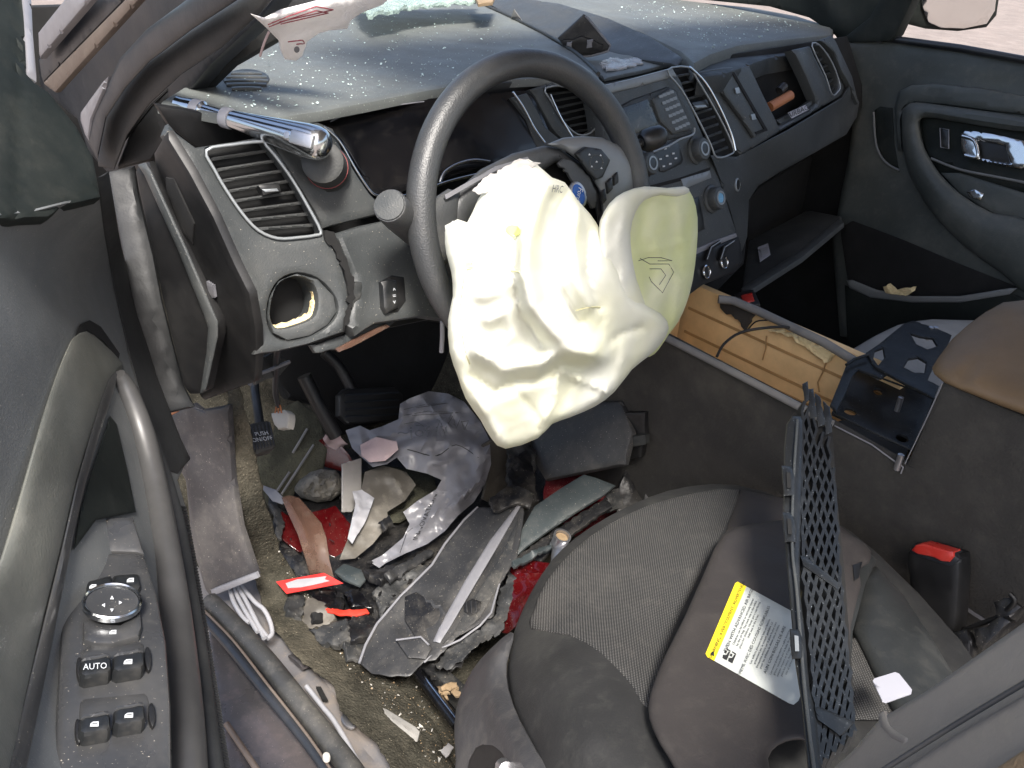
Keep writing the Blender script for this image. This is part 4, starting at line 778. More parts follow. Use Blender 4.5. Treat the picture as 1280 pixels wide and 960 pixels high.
P('upper_frame', [(760, -40), (800, -12), (880, 0), (960, 8), (1010, 22), (1044, 44), (1052, 60), (1096, 54), (1112, 20), (1130, -40)], AX('x', 1.52), 'sail_dark', body, t=.03, r=.004, ridges=[([(1020, -20), (1050, 30)], .012, 14)])
BX('rear_door_skin', (1.512, -.62, .62), (.01, 0, 0), (0, .48, 0), (0, 0, .37), 'door_green', pd, bev=.006)
mr = thing('side_mirror', 'dark side mirror outside the passenger window, mirroring bright ground', 'side mirror', U(1200, 15, 'x', 1.66))
MX = PL(U(1200, 15, 'x', 1.68), (-.5, -.8, -.16))
P('mirror_housing', [(1120, -20), (1122, 22), (1136, 32), (1160, 38), (1200, 41), (1236, 36), (1248, 20), (1254, -20)], MX, 'sail_dark', mr, t=.06, r=.01, res=10)
P('mirror_glass', [(1152, -20), (1153, 10), (1160, 28), (1176, 35), (1205, 36), (1234, 30), (1244, 14), (1248, -20)], MX.off(.004), 'mirror', mr, t=.004, r=.002, res=10)

# ================================================================ CONSOLE BOX
cb_ = thing('console_box', 'carpet-covered plywood console box between the seats, lid gone', 'console', (.75, -.2, .2))
CX = AX('x', .644)
P('near_side', [(730, 500), (730, 372), (834, 421), (1005, 511), (1043, 531), (1132, 582), (1178, 478), (1290, 524), (1350, 545), (1400, 900), (1200, 830), (1060, 760), (1000, 760), (900, 700), (800, 640), (730, 600)], CX, 'console_carpet', cb_, t=.012, r=.004, res=14)
T('near_rail', on(AX('z', .652), [(800, 404), (834, 423), (920, 467), (1006, 512), (1040, 530)]), .0055, 'console_rail', cb_, k=1)
T('carpet_edge', on(CX.off(.003), [(1043, 532), (1090, 556), (1120, 578), (1129, 584), (1126, 592)]), .001, 'trim_edge', cb_, k=1)
T('carpet_edge', on(CX.off(.003), [(1131, 580), (1155, 530), (1178, 479)]), .0007, 'trim_edge', cb_, k=1)
IX = .855
def pz(x, y, z): return np.array((x, y, z))
yF, yB = .115, -.25
BX('far_side', (IX+.012, -.08, .53), (.008, 0, 0), (0, .205, 0), (0, 0, .115), 'plywood', cb_, bev=.001)
BX('front_end', (.75, yF+.01, .54), (.1, 0, 0), (0, .008, 0), (0, 0, .105), 'plywood', cb_, bev=.001)
BX('box_floor', (.75, -.09, .43), (.1, 0, 0), (0, .2, 0), (0, 0, .006), 'plywood', cb_, bev=.001)
BX('near_lining', (.655, -.09, .54), (.0035, 0, 0), (0, .2, 0), (0, 0, .1), 'plywood', cb_, bev=.001)
for z_ in (.53, .555, .60): BX('groove', (IX+.0035, -.08, z_), (.0012, 0, 0), (0, .19, 0), (0, 0, .0022), 'plywood_groove', cb_, bev=0)
for x_ in (.7, .725, .76): BX('groove', (x_, yF+.001, .54), (.0014, 0, 0), (0, .0012, 0), (0, 0, .1), 'plywood_groove', cb_, bev=0)
T('far_rail', on(AX('z', .655), [(898, 374), (917, 376), (950, 390), (990, 409), (1030, 428), (1066, 450), (1100, 470)]), .007, 'console_rail', cb_, k=1)
P('torn_carpet', [(898, 374), (930, 380), (945, 392), (938, 400), (930, 418), (926, 404), (912, 394), (900, 386)], AX('x', IX-.006), 'console_carpet', cb_, t=.004, r=.001, jag=1, res=5)
P('torn_foam', [(958, 412), (985, 417), (1010, 426), (1026, 434), (1040, 446), (1034, 454), (1020, 446), (1010, 440), (990, 424)], AX('x', IX-.008), 'foam_yellow', cb_, t=.012, r=.003, jag=1.3, res=5, crumple=(.005, 50))
T('crack', on(AX('x', IX-.0012), [(1033, 452), (1028, 466), (1022, 478), (1024, 490)]), .0012, 'plywood_groove', cb_, k=1, n=5)
T('crack', on(AX('x', IX-.0012), [(958, 420), (957, 436), (953, 450)]), .0012, 'plywood_groove', cb_, k=1, n=5)
cw = thing('black_wire', 'thin black wire arching across the open plywood box', 'wire', U(900, 440, 'x', .75))
T('wire', [U(896, 446, 'x', .72), U(905, 430, 'x', .74), U(925, 416, 'x', .77), U(955, 410, 'x', .8), U(985, 409, 'x', .83), U(1010, 415, 'x', .85)], .0022, 'black', cw)
T('thin_wire', [U(935, 412, 'x', .83), U(945, 402, 'x', .83), U(962, 400, 'x', .84)], .0012, 'black', cw)
BX('rear_body', (.757, -.70, .44), (.098, 0, 0), (0, .29, 0), (0, 0, .24), 'console_carpet', cb_, bev=.006)
# bracket tray
bt = thing('radio_bracket', 'black steel mounting bracket with cut-outs on top of the console box', 'bracket', U(1100, 500, 'z', .66))
TR = AX('z', .648)
P('tray', [(1068, 458), (1100, 468), (1140, 483), (1168, 497), (1138, 562), (1040, 516), (1050, 486)], AX('z', .622), 'black_metal', bt, t=.004, r=.0015, res=10, holes=[ell(1063, 514, 8, 4, 15, 10), ell(1128, 547, 8, 4.5, 20, 10), ell(1098, 488, 6, 3.5, 15, 10)], ridges=[([(1110, 512), (1114, 514)], -.006, 22)])
P('front_plate', [(1038, 505), (1058, 456), (1068, 449), (1084, 443), (1094, 458), (1110, 466), (1102, 472), (1073, 461), (1066, 470), (1058, 490), (1046, 514)], AX('z', .664), 'black_metal', bt, t=.004, r=.0015, res=7)
T('tray_flange', on(AX('z', .655), [(1074, 461), (1100, 472), (1140, 487), (1168, 498), (1140, 562)]), .0014, 'black_metal', bt, k=1)
T('tray_flange', on(AX('z', .645), [(1040, 516), (1138, 562)]), .0016, 'black_metal', bt, k=1)
P('cut_plate', [(1083, 440), (1098, 430), (1120, 412), (1130, 404), (1142, 400), (1165, 408), (1190, 418), (1186, 428), (1166, 460), (1160, 474), (1174, 482), (1168, 497), (1130, 478), (1094, 458)], AX('z', .668), 'black_metal', bt, t=.004, r=.0015, res=7, holes=[[(1094, 438), (1104, 434), (1106, 446), (1098, 456), (1092, 448)], [(1138, 416), (1150, 420), (1166, 422), (1172, 432), (1160, 436), (1146, 430)], [(1136, 448), (1148, 446), (1158, 452), (1156, 466), (1140, 464), (1130, 458)]])
P('under_slot', [(1046, 526), (1060, 522), (1136, 560), (1130, 578), (1120, 574)], AX('z', .625), 'void', bt, t=.01, r=.002)
for q in [(1126, 570), (1126, 498), (1170, 410), (1164, 410)]: LT('screw', AX('z', .668 if q[1] < 480 else .65).pt(q)[0], (0, 0, 1), [(.004, -.02), (.004, .002), (0, .003)], 'steel', bt, n=10)
T('edge_bend', on(AX('z', .672), [(1058, 456), (1068, 449), (1086, 443)]), .0022, 'black_metal', bt, k=1)
# brown pad
pa = thing('console_pad', 'puffy brown leather armrest pad on the rear end of the console', 'armrest', U(1230, 500, 'x', .66))
PB = TPS([(1167, 465, 'x', .66), (1195, 485, 'x', .64), (1280, 520, 'x', .63), (1240, 390, 'x', .80), (1280, 375, 'x', .82), (1200, 420, 'x', .74), (1350, 360, 'x', .84), (1350, 545, 'x', .62)])
P('pad', [(1165, 460), (1172, 448), (1190, 424), (1210, 406), (1232, 390), (1254, 378), (1290, 374), (1350, 372), (1350, 548), (1290, 522), (1240, 503), (1200, 487), (1180, 478), (1168, 468)], PB, 'brown_leather', pa, t=.04, puff=(.035, .06), res=10, ang=180, ridges=[([(1200, 484), (1204, 470), (1216, 458)], -.006, 5), ([(1212, 490), (1222, 476)], .004, 6)], crumple=(.003, 12))
# passenger seat + dark tunnel beyond the box
ps = thing('passenger_seat', 'pale grey edge of the passenger seat showing behind the console bracket', 'seat', (1.05, -.3, .3))
P('cushion', [(1055, 446), (1080, 428), (1110, 412), (1140, 402), (1200, 400), (1300, 420), (1300, 560), (1100, 520), (1050, 470)], AX('z', .57), 'seat_grey', ps, t=.09, puff=(.03, .06), res=12, sm=2)
P('seat_base', [(1000, 420), (1060, 436), (1150, 430), (1150, 520), (1000, 480)], AX('z', .42), 'black', ps, t=.1, r=.01, res=16)
BX('cushion_rear', (1.16, -.55, .46), (.24, 0, 0), (0, .27, 0), (0, 0, .08), 'seat_grey', ps, bev=.04)
# ================================================================ DRIVER SEAT
ds = thing('bucket_seat', 'black cloth driver seat with woven centre and grey plastic side shield', 'seat', (.3, -.4, .2))
SC = TPS([(575, 960, 'z', .47), (600, 880, 'z', .50), (640, 800, 'z', .535), (690, 700, 'z', .555), (740, 655, 'z', .56), (820, 618, 'z', .56), (880, 607, 'z', .56), (985, 630, 'z', .56), (800, 740, 'z', .585), (720, 820, 'z', .605), (760, 940, 'z', .635), (880, 800, 'z', .58), (920, 680, 'z', .58), (1000, 800, 'z', .575), (1060, 960, 'z', .6), (1100, 740, 'z', .56), (1180, 850, 'z', .57), (680, 900, 'z', .60)], sm=1e-3)
P('cushion', [(640, 800), (648, 775), (664, 740), (690, 700), (720, 672), (760, 646), (810, 622), (860, 608), (920, 606), (985, 625), (1040, 650), (1095, 690), (1200, 800), (1250, 900), (1200, 1000), (700, 1000), (668, 950), (642, 880), (636, 830)], SC.off(-.004), 'seat_fabric', ds, t=.10, puff=(.028, .05), flat_back=True, res=12, sm=2, ang=180, ridges=[([(664, 786), (664, 820), (684, 868), (720, 915), (765, 965)], -.0035, 3.5), ([(690, 860), (740, 920)], .006, 25)], crumple=(.0025, 9))
P('cushion_insert', [(664, 786), (668, 762), (682, 728), (716, 688), (760, 656), (810, 632), (870, 616), (924, 612), (912, 650), (890, 690), (862, 745), (838, 800), (814, 888), (790, 858), (752, 818), (712, 795)], SC.off(.0268), 'seat_insert', ds, t=.02, r=.004, res=9, sm=2, ang=180, crumple=(.0025, 9))
P('side_shield', [(578, 1000), (570, 950), (568, 905), (574, 872), (590, 838), (612, 812), (638, 790), (642, 800), (634, 830), (636, 862), (650, 900), (672, 940), (700, 1000)], SC.off(.012), 'seat_shield', ds, t=.06, puff=(.018, .03), flat_back=True, res=9, sm=2, ridges=[([(628, 806), (612, 840), (614, 880), (640, 930), (665, 980)], .008, 9)])
P('recline_hole', [(586, 950), (594, 934), (610, 926), (630, 940), (650, 985), (580, 985)], SC.off(.031), 'black', ds, t=.02, r=.003)
LT('lever_stub', SC.off(.035).pt((628, 957))[0], (-.3, -.8, .5), [(.007, 0), (.007, .01), (0, .012)], 'steel', ds, n=12)
P('bolster_rear', [(926, 612), (985, 624), (1030, 640), (1090, 690), (1040, 690), (985, 652), (906, 668)], SC.off(.026), 'visor_vinyl', ds, t=.03, puff=(.012, .025), flat_back=True, res=9, ang=180)
P('backrest_edge', [(1078, 720), (1096, 708), (1128, 742), (1160, 790), (1190, 840), (1220, 880), (1180, 960), (1120, 900), (1090, 840), (1066, 790)], SC.off(.03), 'dash_dark', ds, t=.05, puff=(.03, .04), flat_back=True, res=10, ang=180)
P('rear_insert', [(1060, 800), (1074, 796), (1110, 842), (1140, 880), (1120, 900), (1060, 900)], SC.off(.034), 'seat_insert', ds, t=.02, r=.002)
P('cushion_side', [(1086, 690), (1096, 700), (1082, 730), (1066, 790), (1062, 860), (1050, 860), (1048, 760), (1060, 700)], SC.off(.05), 'dash_dark', ds, t=.04, puff=(.01, .015), flat_back=True, res=8)
P('seat_underside', [(636, 820), (680, 740), (760, 676), (880, 630), (980, 660), (900, 800), (760, 900), (650, 900)], AX('z', .44), 'void', ds, t=.18, r=.01, res=20)
# visor
vi = thing('sun_visor', 'dark brown sun visor torn off and lying label-up on the driver seat', 'sun visor', U(930, 800, 'z', .62))
VB = TPS([(905, 670, 'z', .016+.615), (985, 652, 'z', .016+.61), (1088, 692, 'z', .016+.60), (820, 860, 'z', .016+.642), (900, 800, 'z', .016+.64), (1000, 800, 'z', .016+.635), (880, 960, 'z', .016+.66), (1000, 930, 'z', .016+.655), (1060, 840, 'z', .016+.62)])
P('visor_board', [(904, 668), (940, 655), (985, 650), (1036, 660), (1070, 672), (1088, 688), (1086, 704), (1074, 712), (1076, 732), (1064, 780), (1060, 850), (1040, 930), (1014, 950), (1008, 928), (992, 925), (972, 932), (960, 948), (956, 985), (868, 985), (836, 948), (816, 912), (810, 884), (818, 852), (832, 818), (856, 770), (880, 716)], VB, 'visor_vinyl', vi, t=.014, r=.009, res=9, sm=2, ang=180)
P('visor_clip', [(1066, 706), (1078, 702), (1074, 722), (1068, 726)], VB.off(.003), 'black', vi, t=.006, r=.001, res=4)
LAB = TRI(VB.pt((893, 826))[0], VB.pt((933, 733))[0], VB.pt((985, 860))[0])
class Flat:                                                          # label plane glued just over the visor
    pass
lp = VB.off(.0012)
wl_ = P('warning_label', [(933, 733), (1030, 786), (1030, 800), (998, 876), (992, 881), (986, 879), (893, 826)], lp, 'label_white', vi, t=.0008, r=0, res=9)
P('yellow_band', [(919, 729), (922, 727), (933, 733), (893, 826), (884, 821), (882, 817)], lp, 'label_yellow', vi, t=.0008, r=0, res=8)
LD = np.array([40., -93.])/101.2; LS = np.array([97., 53.])/110.5
o0 = np.array([893., 826.])
def lab_pt(u, v): return o0+LD*u+LS*v
text('WARNING, AVERTISSEMENT, ADVERTENCIA', o0+LD*57-LS*5.4, LD, 3.9, lp.off(.0002), 'print_black', vi)
P('warning_triangle', [o0+LD*5-LS*8.5, o0+LD*5-LS*2.5, o0+LD*11-LS*5.5], lp.off(.0012), 'print_black', vi, t=.0006, r=0)
lines = [('EVEN WITH ADVANCED AIR BAGS', 62, 8, 5.0, 40), ('Children can be killed or seriously injured', 64, 14, 3.4, 0), ('by the air bag. The back seat is the safest', 64, 18.5, 3.4, 0), ('place for children. Never put a rear-facing', 64, 23, 3.4, 0), ('child seat in the front.', 64, 27.5, 3.4, 0),
 ('MEME AVEC DES COUSSINS GONFLABLES', 50, 36, 4.6, 0), ('Les enfants peuvent etre tues ou blesses', 50, 43, 3.4, 0), ('gravement par le coussin gonflable. La', 50, 47.5, 3.4, 0), ('banquette arriere est la place la plus sure', 50, 52, 3.4, 0), ('pour les enfants de douze ans et moins.', 50, 56.5, 3.4, 0),
 ('AUN CON BOLSAS DE AIRE', 50, 64, 4.8, 0), ('Los ninos pueden morir o sufrir lesiones', 50, 71, 3.4, 0), ('graves causadas por la bolsa de aire. El', 50, 75.5, 3.4, 0), ('asiento trasero es el lugar mas seguro', 50, 80, 3.4, 0), ('para los ninos. Asegure a los ninos', 50, 84.5, 3.4, 0), ('con el cinturon de seguridad.', 50, 89, 3.4, 0)]
for s, u, v, sz, _ in lines: text(s, lab_pt(u if v > 30 else 62, v), LD, sz*.8, lp.off(.0002), 'print_black', vi)
for u, v in ((14, 11), (14, 19)):
    for q in ([(-6, -3), (-2, -4), (0, 0), (5, 1), (5, 3), (-6, 3)], [(1, -4), (4, -4), (4, -1), (1, -1)], [(6, -3), (7.5, -3), (7, 3), (5.5, 3)]):
        P('pictogram', [lab_pt(u+a, v+b) for a, b in q], lp.off(.001), 'print_black', vi, t=.0005, r=0)
# white card
P('white_card', [(1091, 851), (1093, 848), (1119, 840), (1124, 842), (1140, 862), (1139, 867), (1108, 878), (1103, 876)], TRI((1091, 849, 'z', .655), (1125, 842, 'z', .65), (1104, 875, 'z', .66)), 'card_white', None, 'blank white plastic card lying on the seat beside the grille piece', 'card', t=.001, r=.0)
# ================================================================ GRILLE FRAGMENT
gf = thing('grille_fragment', 'long broken black plastic grille piece leaning upright across the seat', 'grille piece', U(1015, 940, 'z', .69))
GP = TRI((1015, 490, 'x', .56), (1012, 950, 'x', .16), (1060, 700, 'x', .45))
GB = TPS([(982, 600, 'z', .725), (1025, 485, 'z', .76), (1045, 600, 'z', .72), (985, 700, 'z', .715), (1060, 720, 'z', .71), (995, 830, 'z', .712), (1065, 860, 'z', .70), (1015, 960, 'z', .735), (1050, 930, 'z', .72)])
railL = [(983, 530), (980, 560), (979, 640), (983, 700), (988, 760), (994, 830), (1002, 880), (1010, 965), (1028, 965), (1022, 900), (1012, 860), (1006, 790), (1000, 740), (1000, 700), (1002, 640), (1004, 560), (1004, 520), (990, 520)]
P('side_rail', railL, GB.off(.012), 'grille_plastic', gf, t=.016, r=.004, res=8)
T('rail_bead', on(GB.off(.018), [(997, 525), (992, 600), (990, 680), (996, 740), (1003, 830), (1010, 900), (1018, 965)]), .0014, 'dash_grey', gf)
colx = {0: [(1003, 500), (1001, 560), (1002, 640), (1004, 720), (1012, 800), (1018, 880), (1026, 955)], 1: [(1038, 520), (1044, 600), (1050, 700), (1058, 790), (1066, 870), (1070, 915)]}
def strip(pts, base, hw, hd):
    c = base.pt(pts); n = base.nr(pts); vs, fs = [], []
    for i in range(len(c)):
        d = c[min(i+1, len(c)-1)]-c[max(i-1, 0)]; x = np.cross(d, n[i]); x /= np.linalg.norm(x)
        for a, b in ((-1, 0), (1, 0), (1, -1), (-1, -1)): vs.append(c[i]+x*hw*a+n[i]*hd*b)
    for i in range(len(c)-1):
        for j in range(4): fs.append((i*4+j, i*4+(j+1) % 4, i*4+4+(j+1) % 4, i*4+4+j))
    return finish(vs, fs+[(0, 1, 2, 3), (len(c)*4-4, len(c)*4-1, len(c)*4-2, len(c)*4-3)], 30)
NC, NR = 9, 32
for i in range(NC+1):
    pl = []
    for j in range(NR):
        t = (j+rng.normal(0, .06))/(NR-1); f_ = np.clip((i+(.5 if j % 2 else -.5)*(1 if i % 2 else -1))/NC, 0, 1); pl.append(lerp(along(colx[0], t), along(colx[1], t), f_)+rng.normal(0, .5, 2))
    j0 = [0, 1, 0, 2, 1, 3, 2, 4, 2, 5][i]
    link('lattice_bar', strip(np.array(pl[j0:]), GB.off(.010), .0015, .014), 'grille_plastic', gf)
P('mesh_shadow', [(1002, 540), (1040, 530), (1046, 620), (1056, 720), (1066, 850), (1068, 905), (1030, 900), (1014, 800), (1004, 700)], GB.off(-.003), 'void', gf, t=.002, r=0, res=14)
P('cross_strap', [(1000, 694), (1008, 696), (1048, 728), (1048, 738), (1004, 708)], GB.off(.012), 'grille_plastic', gf, t=.008, r=.002, res=7)
P('cross_strap', [(1018, 884), (1026, 884), (1068, 902), (1060, 912), (1050, 920), (1022, 900)], GB.off(.014), 'grille_plastic', gf, t=.008, r=.002, res=7)
for q in [[(1003, 480), (1010, 478), (1012, 500), (1006, 506)], [(1010, 488), (1017, 486), (1022, 520), (1012, 524)], [(1018, 492), (1026, 497), (1032, 530), (1022, 534)], [(1028, 500), (1038, 508), (1040, 540), (1032, 545)]]: P('broken_tip', q, GB.off(.01), 'grille_plastic', gf, t=.005, r=.001, jag=.6, res=6)
for q in [(978, 582), (979, 640), (988, 786)]:
    x0, y0 = q; c_ = P('clip', [(x0-1, y0), (x0+12, y0+1), (x0+16, y0+14), (x0+16, y0+38), (x0+2, y0+38), (x0, y0+20)], GB.off(.022), 'grille_plastic', gf, t=.01, r=.003, res=5)
    P('clip_slot', [(x0+5, y0+8), (x0+10, y0+9), (x0+11, y0+28), (x0+6, y0+28)], GB.off(.0245), 'trim_silver' if y0 > 700 else 'void', c_, t=.002, r=0, res=5)
# ================================================================ BUCKLE
bk = thing('seatbelt_buckle', 'black seat belt buckle with red release button beside the driver seat', 'seat belt buckle', U(1165, 800, 'x', .60))
BKP = TRI((1135, 695, 'x', .60), (1198, 705, 'x', .60), (1150, 790, 'x', .58))
P('housing', [(1133, 692), (1140, 682), (1160, 682), (1192, 692), (1199, 700), (1198, 740), (1194, 786), (1188, 796), (1170, 795), (1148, 786), (1140, 770), (1134, 720)], BKP, 'black', bk, t=.028, r=.007, res=6, sm=2)
P('collar', [(1134, 690), (1142, 680), (1162, 681), (1192, 691), (1198, 700), (1190, 709), (1164, 702), (1142, 694)], BKP.off(.002), 'rubber', bk, t=.02, r=.003, res=5)
P('release_button', [(1138, 688), (1144, 681), (1153, 679), (1190, 690), (1192, 696), (1186, 703), (1176, 702), (1166, 697), (1146, 693)], BKP.off(.005), 'buckle_red', bk, t=.02, r=.003, res=4)
P('stem', [(1150, 786), (1186, 796), (1184, 830), (1176, 815), (1160, 806)], BKP.off(-.006), 'black', bk, t=.012, r=.004)
P('stalk', [(1150, 790), (1186, 796), (1186, 850), (1196, 870), (1150, 870)], BKP.off(-.014), 'black', bk, t=.012, r=.004)
mb = thing('seat_wiring', 'black connector blocks and wiring wedged beside the seat under the buckle', 'connector', U(1210, 800, 'x', .58))
for q in [[(1188, 790), (1206, 786), (1214, 800), (1210, 826), (1190, 840)], [(1216, 784), (1232, 782), (1250, 768), (1262, 776), (1226, 812), (1218, 806)], [(1240, 752), (1262, 744), (1274, 758), (1262, 772), (1246, 770)]]: P('connector_block', q, TRI((1190, 800, 'x', .57), (1260, 760, 'x', .60), (1200, 840, 'x', .55)), 'debris_black', mb, t=.02, r=.003, jag=.6)
T('wire', [U(x, y, 'x', .6) for x, y in [(1200, 790), (1225, 780), (1250, 770), (1268, 752), (1262, 742)]], .003, 'black', mb)
T('wire', [U(x, y, 'x', .6) for x, y in [(1188, 850), (1190, 820), (1192, 800)]], .0025, 'trim_edge', mb)
P('console_scuff', [(1180, 740), (1240, 780), (1238, 783), (1178, 744)], CX.off(.002), 'trim_edge', cb_, t=.001, r=0, jag=.4, res=8)

# ================================================================ FOOTWELL
def D(name, label, cat, out, base, m, group=None, **k):
    k.setdefault('res', 7); k.setdefault('t', .004); k.setdefault('r', .001); return P(name, out, base, m, None, label, cat, group, **k)
# dark tunnel side
P('tunnel_cover', [(664, 520), (690, 505), (776, 500), (790, 540), (780, 580), (720, 592), (680, 600), (662, 570)], TRI((664, 520, 'x', .60), (780, 500, 'x', .64), (700, 600, 'x', .56)), 'torn_trim', body, t=.012, r=.006)
P('footwell_shade_panel', [(330, 440), (400, 425), (560, 380), (800, 380), (800, 560), (700, 570), (640, 560), (560, 500), (430, 545), (405, 510), (360, 500)], PL((.4, .56, .4), (0, -.9, .3)), 'void', body, t=.02, r=.01, res=20)  # added black panel standing in for the deep shade of the footwell
fr = thing('foot_rest', 'dusty ribbed footrest panel behind the parking brake pedal', 'footrest', U(370, 600, 'z', .3))
FR = TRI((345, 520, 'z', .38), (400, 620, 'z', .27), (330, 600, 'z', .30))
P('panel', [(318, 560), (340, 545), (352, 510), (372, 500), (400, 520), (410, 560), (404, 590), (372, 604), (366, 626), (340, 640), (322, 610)], FR, 'carpet_side', fr, t=.01, r=.004)
for a, b in [((362, 590), (341, 622)), ((384, 536), (366, 566)), ((392, 556), (352, 618))]: T('rib', on(FR.off(.004), [a, b]), .0024, 'console_rail', fr, k=1, n=6)
pb = thing('parking_brake_pedal', 'black ribbed foot pedal lettered PUSH ON/OFF at the left of the footwell', 'pedal', U(327, 545, 'z', .42))
PP = TRI((312, 535, 'x', .13), (345, 535, 'x', .17), (325, 565, 'x', .125))
P('pad', [(308, 532), (316, 528), (336, 525), (340, 532), (345, 556), (340, 561), (322, 566), (316, 560)], PP, 'rubber_worn', pb, t=.012, r=.003, res=5)
for i in range(7): T('pad_rib', on(PP.off(.0004), [lerp((310, 534), (337, 528), i/6), lerp((319, 562), (343, 557), i/6)]), .0009, 'rubber', pb, k=1, n=5)
text('PUSH', (327, 542), (1, -.14), 5.2, PP.off(.0025), 'print_white', pb); text('ON/OFF', (328, 549), (1, -.14), 5.2, PP.off(.0025), 'print_white', pb)
T('pedal_arm', [PP.off(-.01).pt((325, 532))[0], U(322, 512, 'x', .17), U(318, 480, 'x', .19), U(322, 455, 'x', .2)], .007, 'rubber', pb)
wc = thing('white_connector', 'white plug dangling on a black cable above the footrest', 'connector', U(350, 525, 'x', .16))
T('cable', [U(347, 436, 'x', .12), U(345, 460, 'x', .13), U(344, 490, 'x', .145), U(348, 508, 'x', .155)], [.0045, .0045, .004, .003], 'rubber', wc)
for i in range(3): T('wire', [U(346+i*2, 506, 'x', .155), U(344+i*4, 516, 'x', .157)], .0012, 'orange_brown', wc, k=1, n=5)
P('plug', [(338, 517), (354, 512), (361, 518), (361, 528), (358, 535), (347, 537), (342, 530)], TRI((338, 517, 'x', .155), (361, 518, 'x', .165), (345, 535, 'x', .15)), 'connector_white', wc, t=.012, r=.002, res=4, jag=.5)
br = thing('brake_pedal', 'dark brake pedal deep in the unlit footwell', 'pedal', U(465, 510, 'y', .5))
P('pad', [(424, 494), (432, 486), (494, 484), (504, 492), (506, 516), (498, 526), (436, 530), (424, 520)], PL((.4, .5, .5), (0, -.85, .5)), 'black', br, t=.015, r=.004)
for i in range(4): T('pad_rib', on(PL((.4, .498, .5), (0, -.85, .5)).off(.004), [(432, 494+i*9), (498, 491+i*9)]), .002, 'rubber', br, k=1, n=5)
T('pedal_arm', on(PL((.4, .52, .5), (0, -.85, .5)), [(440, 488), (425, 460), (405, 440)]), .01, 'black', br)
T('steering_shaft', on(PL((.3, .4, .5), (0, -.9, .4)), [(380, 470), (400, 510), (420, 545)]), .012, 'black', body)
GZ = .235
# big items
bg_ = thing('plastic_bag', 'crumpled grey plastic bag with faint print curling across the footwell', 'bag', U(540, 600, 'z', .3))
BG = TPS([(440, 540, 'z', .36), (500, 500, 'z', .42), (560, 495, 'z', .42), (610, 560, 'z', .37), (600, 620, 'z', .32), (560, 670, 'z', .285), (470, 705, 'z', .265), (520, 560, 'z', .37)])
bago = [(432, 538), (450, 532), (462, 538), (480, 532), (498, 524), (500, 505), (512, 498), (536, 489), (560, 492), (580, 502), (600, 526), (612, 550), (614, 580), (606, 606), (592, 628), (572, 645), (556, 664), (534, 680), (506, 692), (482, 704), (474, 710), (462, 702), (478, 694), (504, 672), (512, 655), (504, 640), (522, 626), (545, 612), (552, 600), (534, 592), (508, 586), (496, 572), (484, 580), (466, 584), (452, 572), (440, 560)]
bf = P('bag_film', bago, BG, 'bag_grey', bg_, t=.0008, r=0, res=4, ang=40, crumple=[(.010, 7, 6), (.012, 11, 7, True, 2), (.006, 26, 8, True, 2), (.002, 60, 9, True, 2)], ridges=[([(500, 560), (540, 548), (590, 560)], .012, 9), ([(470, 545), (520, 540), (560, 520)], .008, 4, 1), ([(610, 560), (600, 600), (570, 630)], .010, 4, 1), ([(540, 585), (580, 575), (600, 540)], -.010, 4, 1), ([(570, 610), (545, 640), (500, 690)], .008, 4, 1), ([(530, 500), (560, 530), (600, 560)], .006, 4, 1), ([(598, 560), (596, 600), (560, 640)], .012, 8), ([(520, 530), (560, 520), (600, 545)], -.01, 7)])
T('bag_seam', on(MB(bf, .0003), [(470, 556), (510, 562), (545, 570), (570, 556), (598, 572)]), .0007, 'print_black', bg_, n=5)
text('~jof ill', (530, 542), (1, .15), 14, MB(bf, .003), 'trim_edge', bg_, name='faint_print'); text('INNOVATION', (534, 647), (.35, -1), 6, MB(bf, .003), 'print_black', bg_, name='faint_print')
for pl in [[(505, 512), (530, 506), (560, 504)], [(500, 520), (535, 514), (575, 516)], [(505, 530), (520, 527), (530, 533)], [(560, 530), (566, 520), (570, 536), (576, 522), (580, 538), (586, 526)], [(545, 540), (550, 525), (556, 542), (560, 528)], [(500, 640), (520, 655)], [(505, 668), (516, 660)]]: T('faint_print_line', on(MB(bf, .0003), dens(np.array(pl, float), 5)[:-2]), .0004, 'debris_grey', bg_, n=4, k=1)
P('red_print', ell(500, 662, 9, 5, -40), MB(bf, .001), 'dark_red_lens', bg_, t=.001, r=0, res=5, jag=1)
D('dirty_sheet', 'brown-grey dirty crumpled plastic sheet inside the curl of the grey bag', 'plastic sheet', [(424, 700), (432, 680), (446, 650), (450, 620), (456, 590), (480, 582), (508, 590), (520, 606), (506, 626), (484, 640), (486, 655), (466, 680), (444, 698)], TPS([(430, 700, 'z', .265), (460, 600, 'z', .315), (510, 600, 'z', .31), (480, 650, 'z', .285)]), 'bag_dirty', t=.001, r=0, crumple=[(.010, 10, 4, True, 2), (.004, 30, 5, True, 2)], res=5)
D('footwell_mat', 'dark olive rubber mat piece lying under the grey bag', 'mat', [(440, 600), (470, 580), (540, 590), (550, 620), (500, 650), (440, 650)], AX('z', .27), 'carpet_side', t=.006)
D('brown_liner', 'narrow brown upright liner between the bag and the airbag tip', 'liner', [(598, 560), (618, 548), (636, 556), (636, 640), (620, 632), (604, 624), (612, 590)], TRI((600, 560, 'y', .22), (636, 560, 'y', .22), (620, 640, 'y', .18)), 'beige', t=.006)
bpy.data.objects['brown_liner'].data.materials[0] = MATS['bag_dirty']
D('red_lens_shard', 'bright red tail-light shard behind the grey rock-like foam lump', 'lens shard', [(396, 552), (404, 548), (424, 554), (436, 568), (446, 584), (430, 590), (400, 582), (394, 570)], TRI((396, 552, 'z', .34), (446, 584, 'z', .30), (396, 582, 'z', .30)), 'red_lens', group='red tail-light shards in the footwell', t=.004)
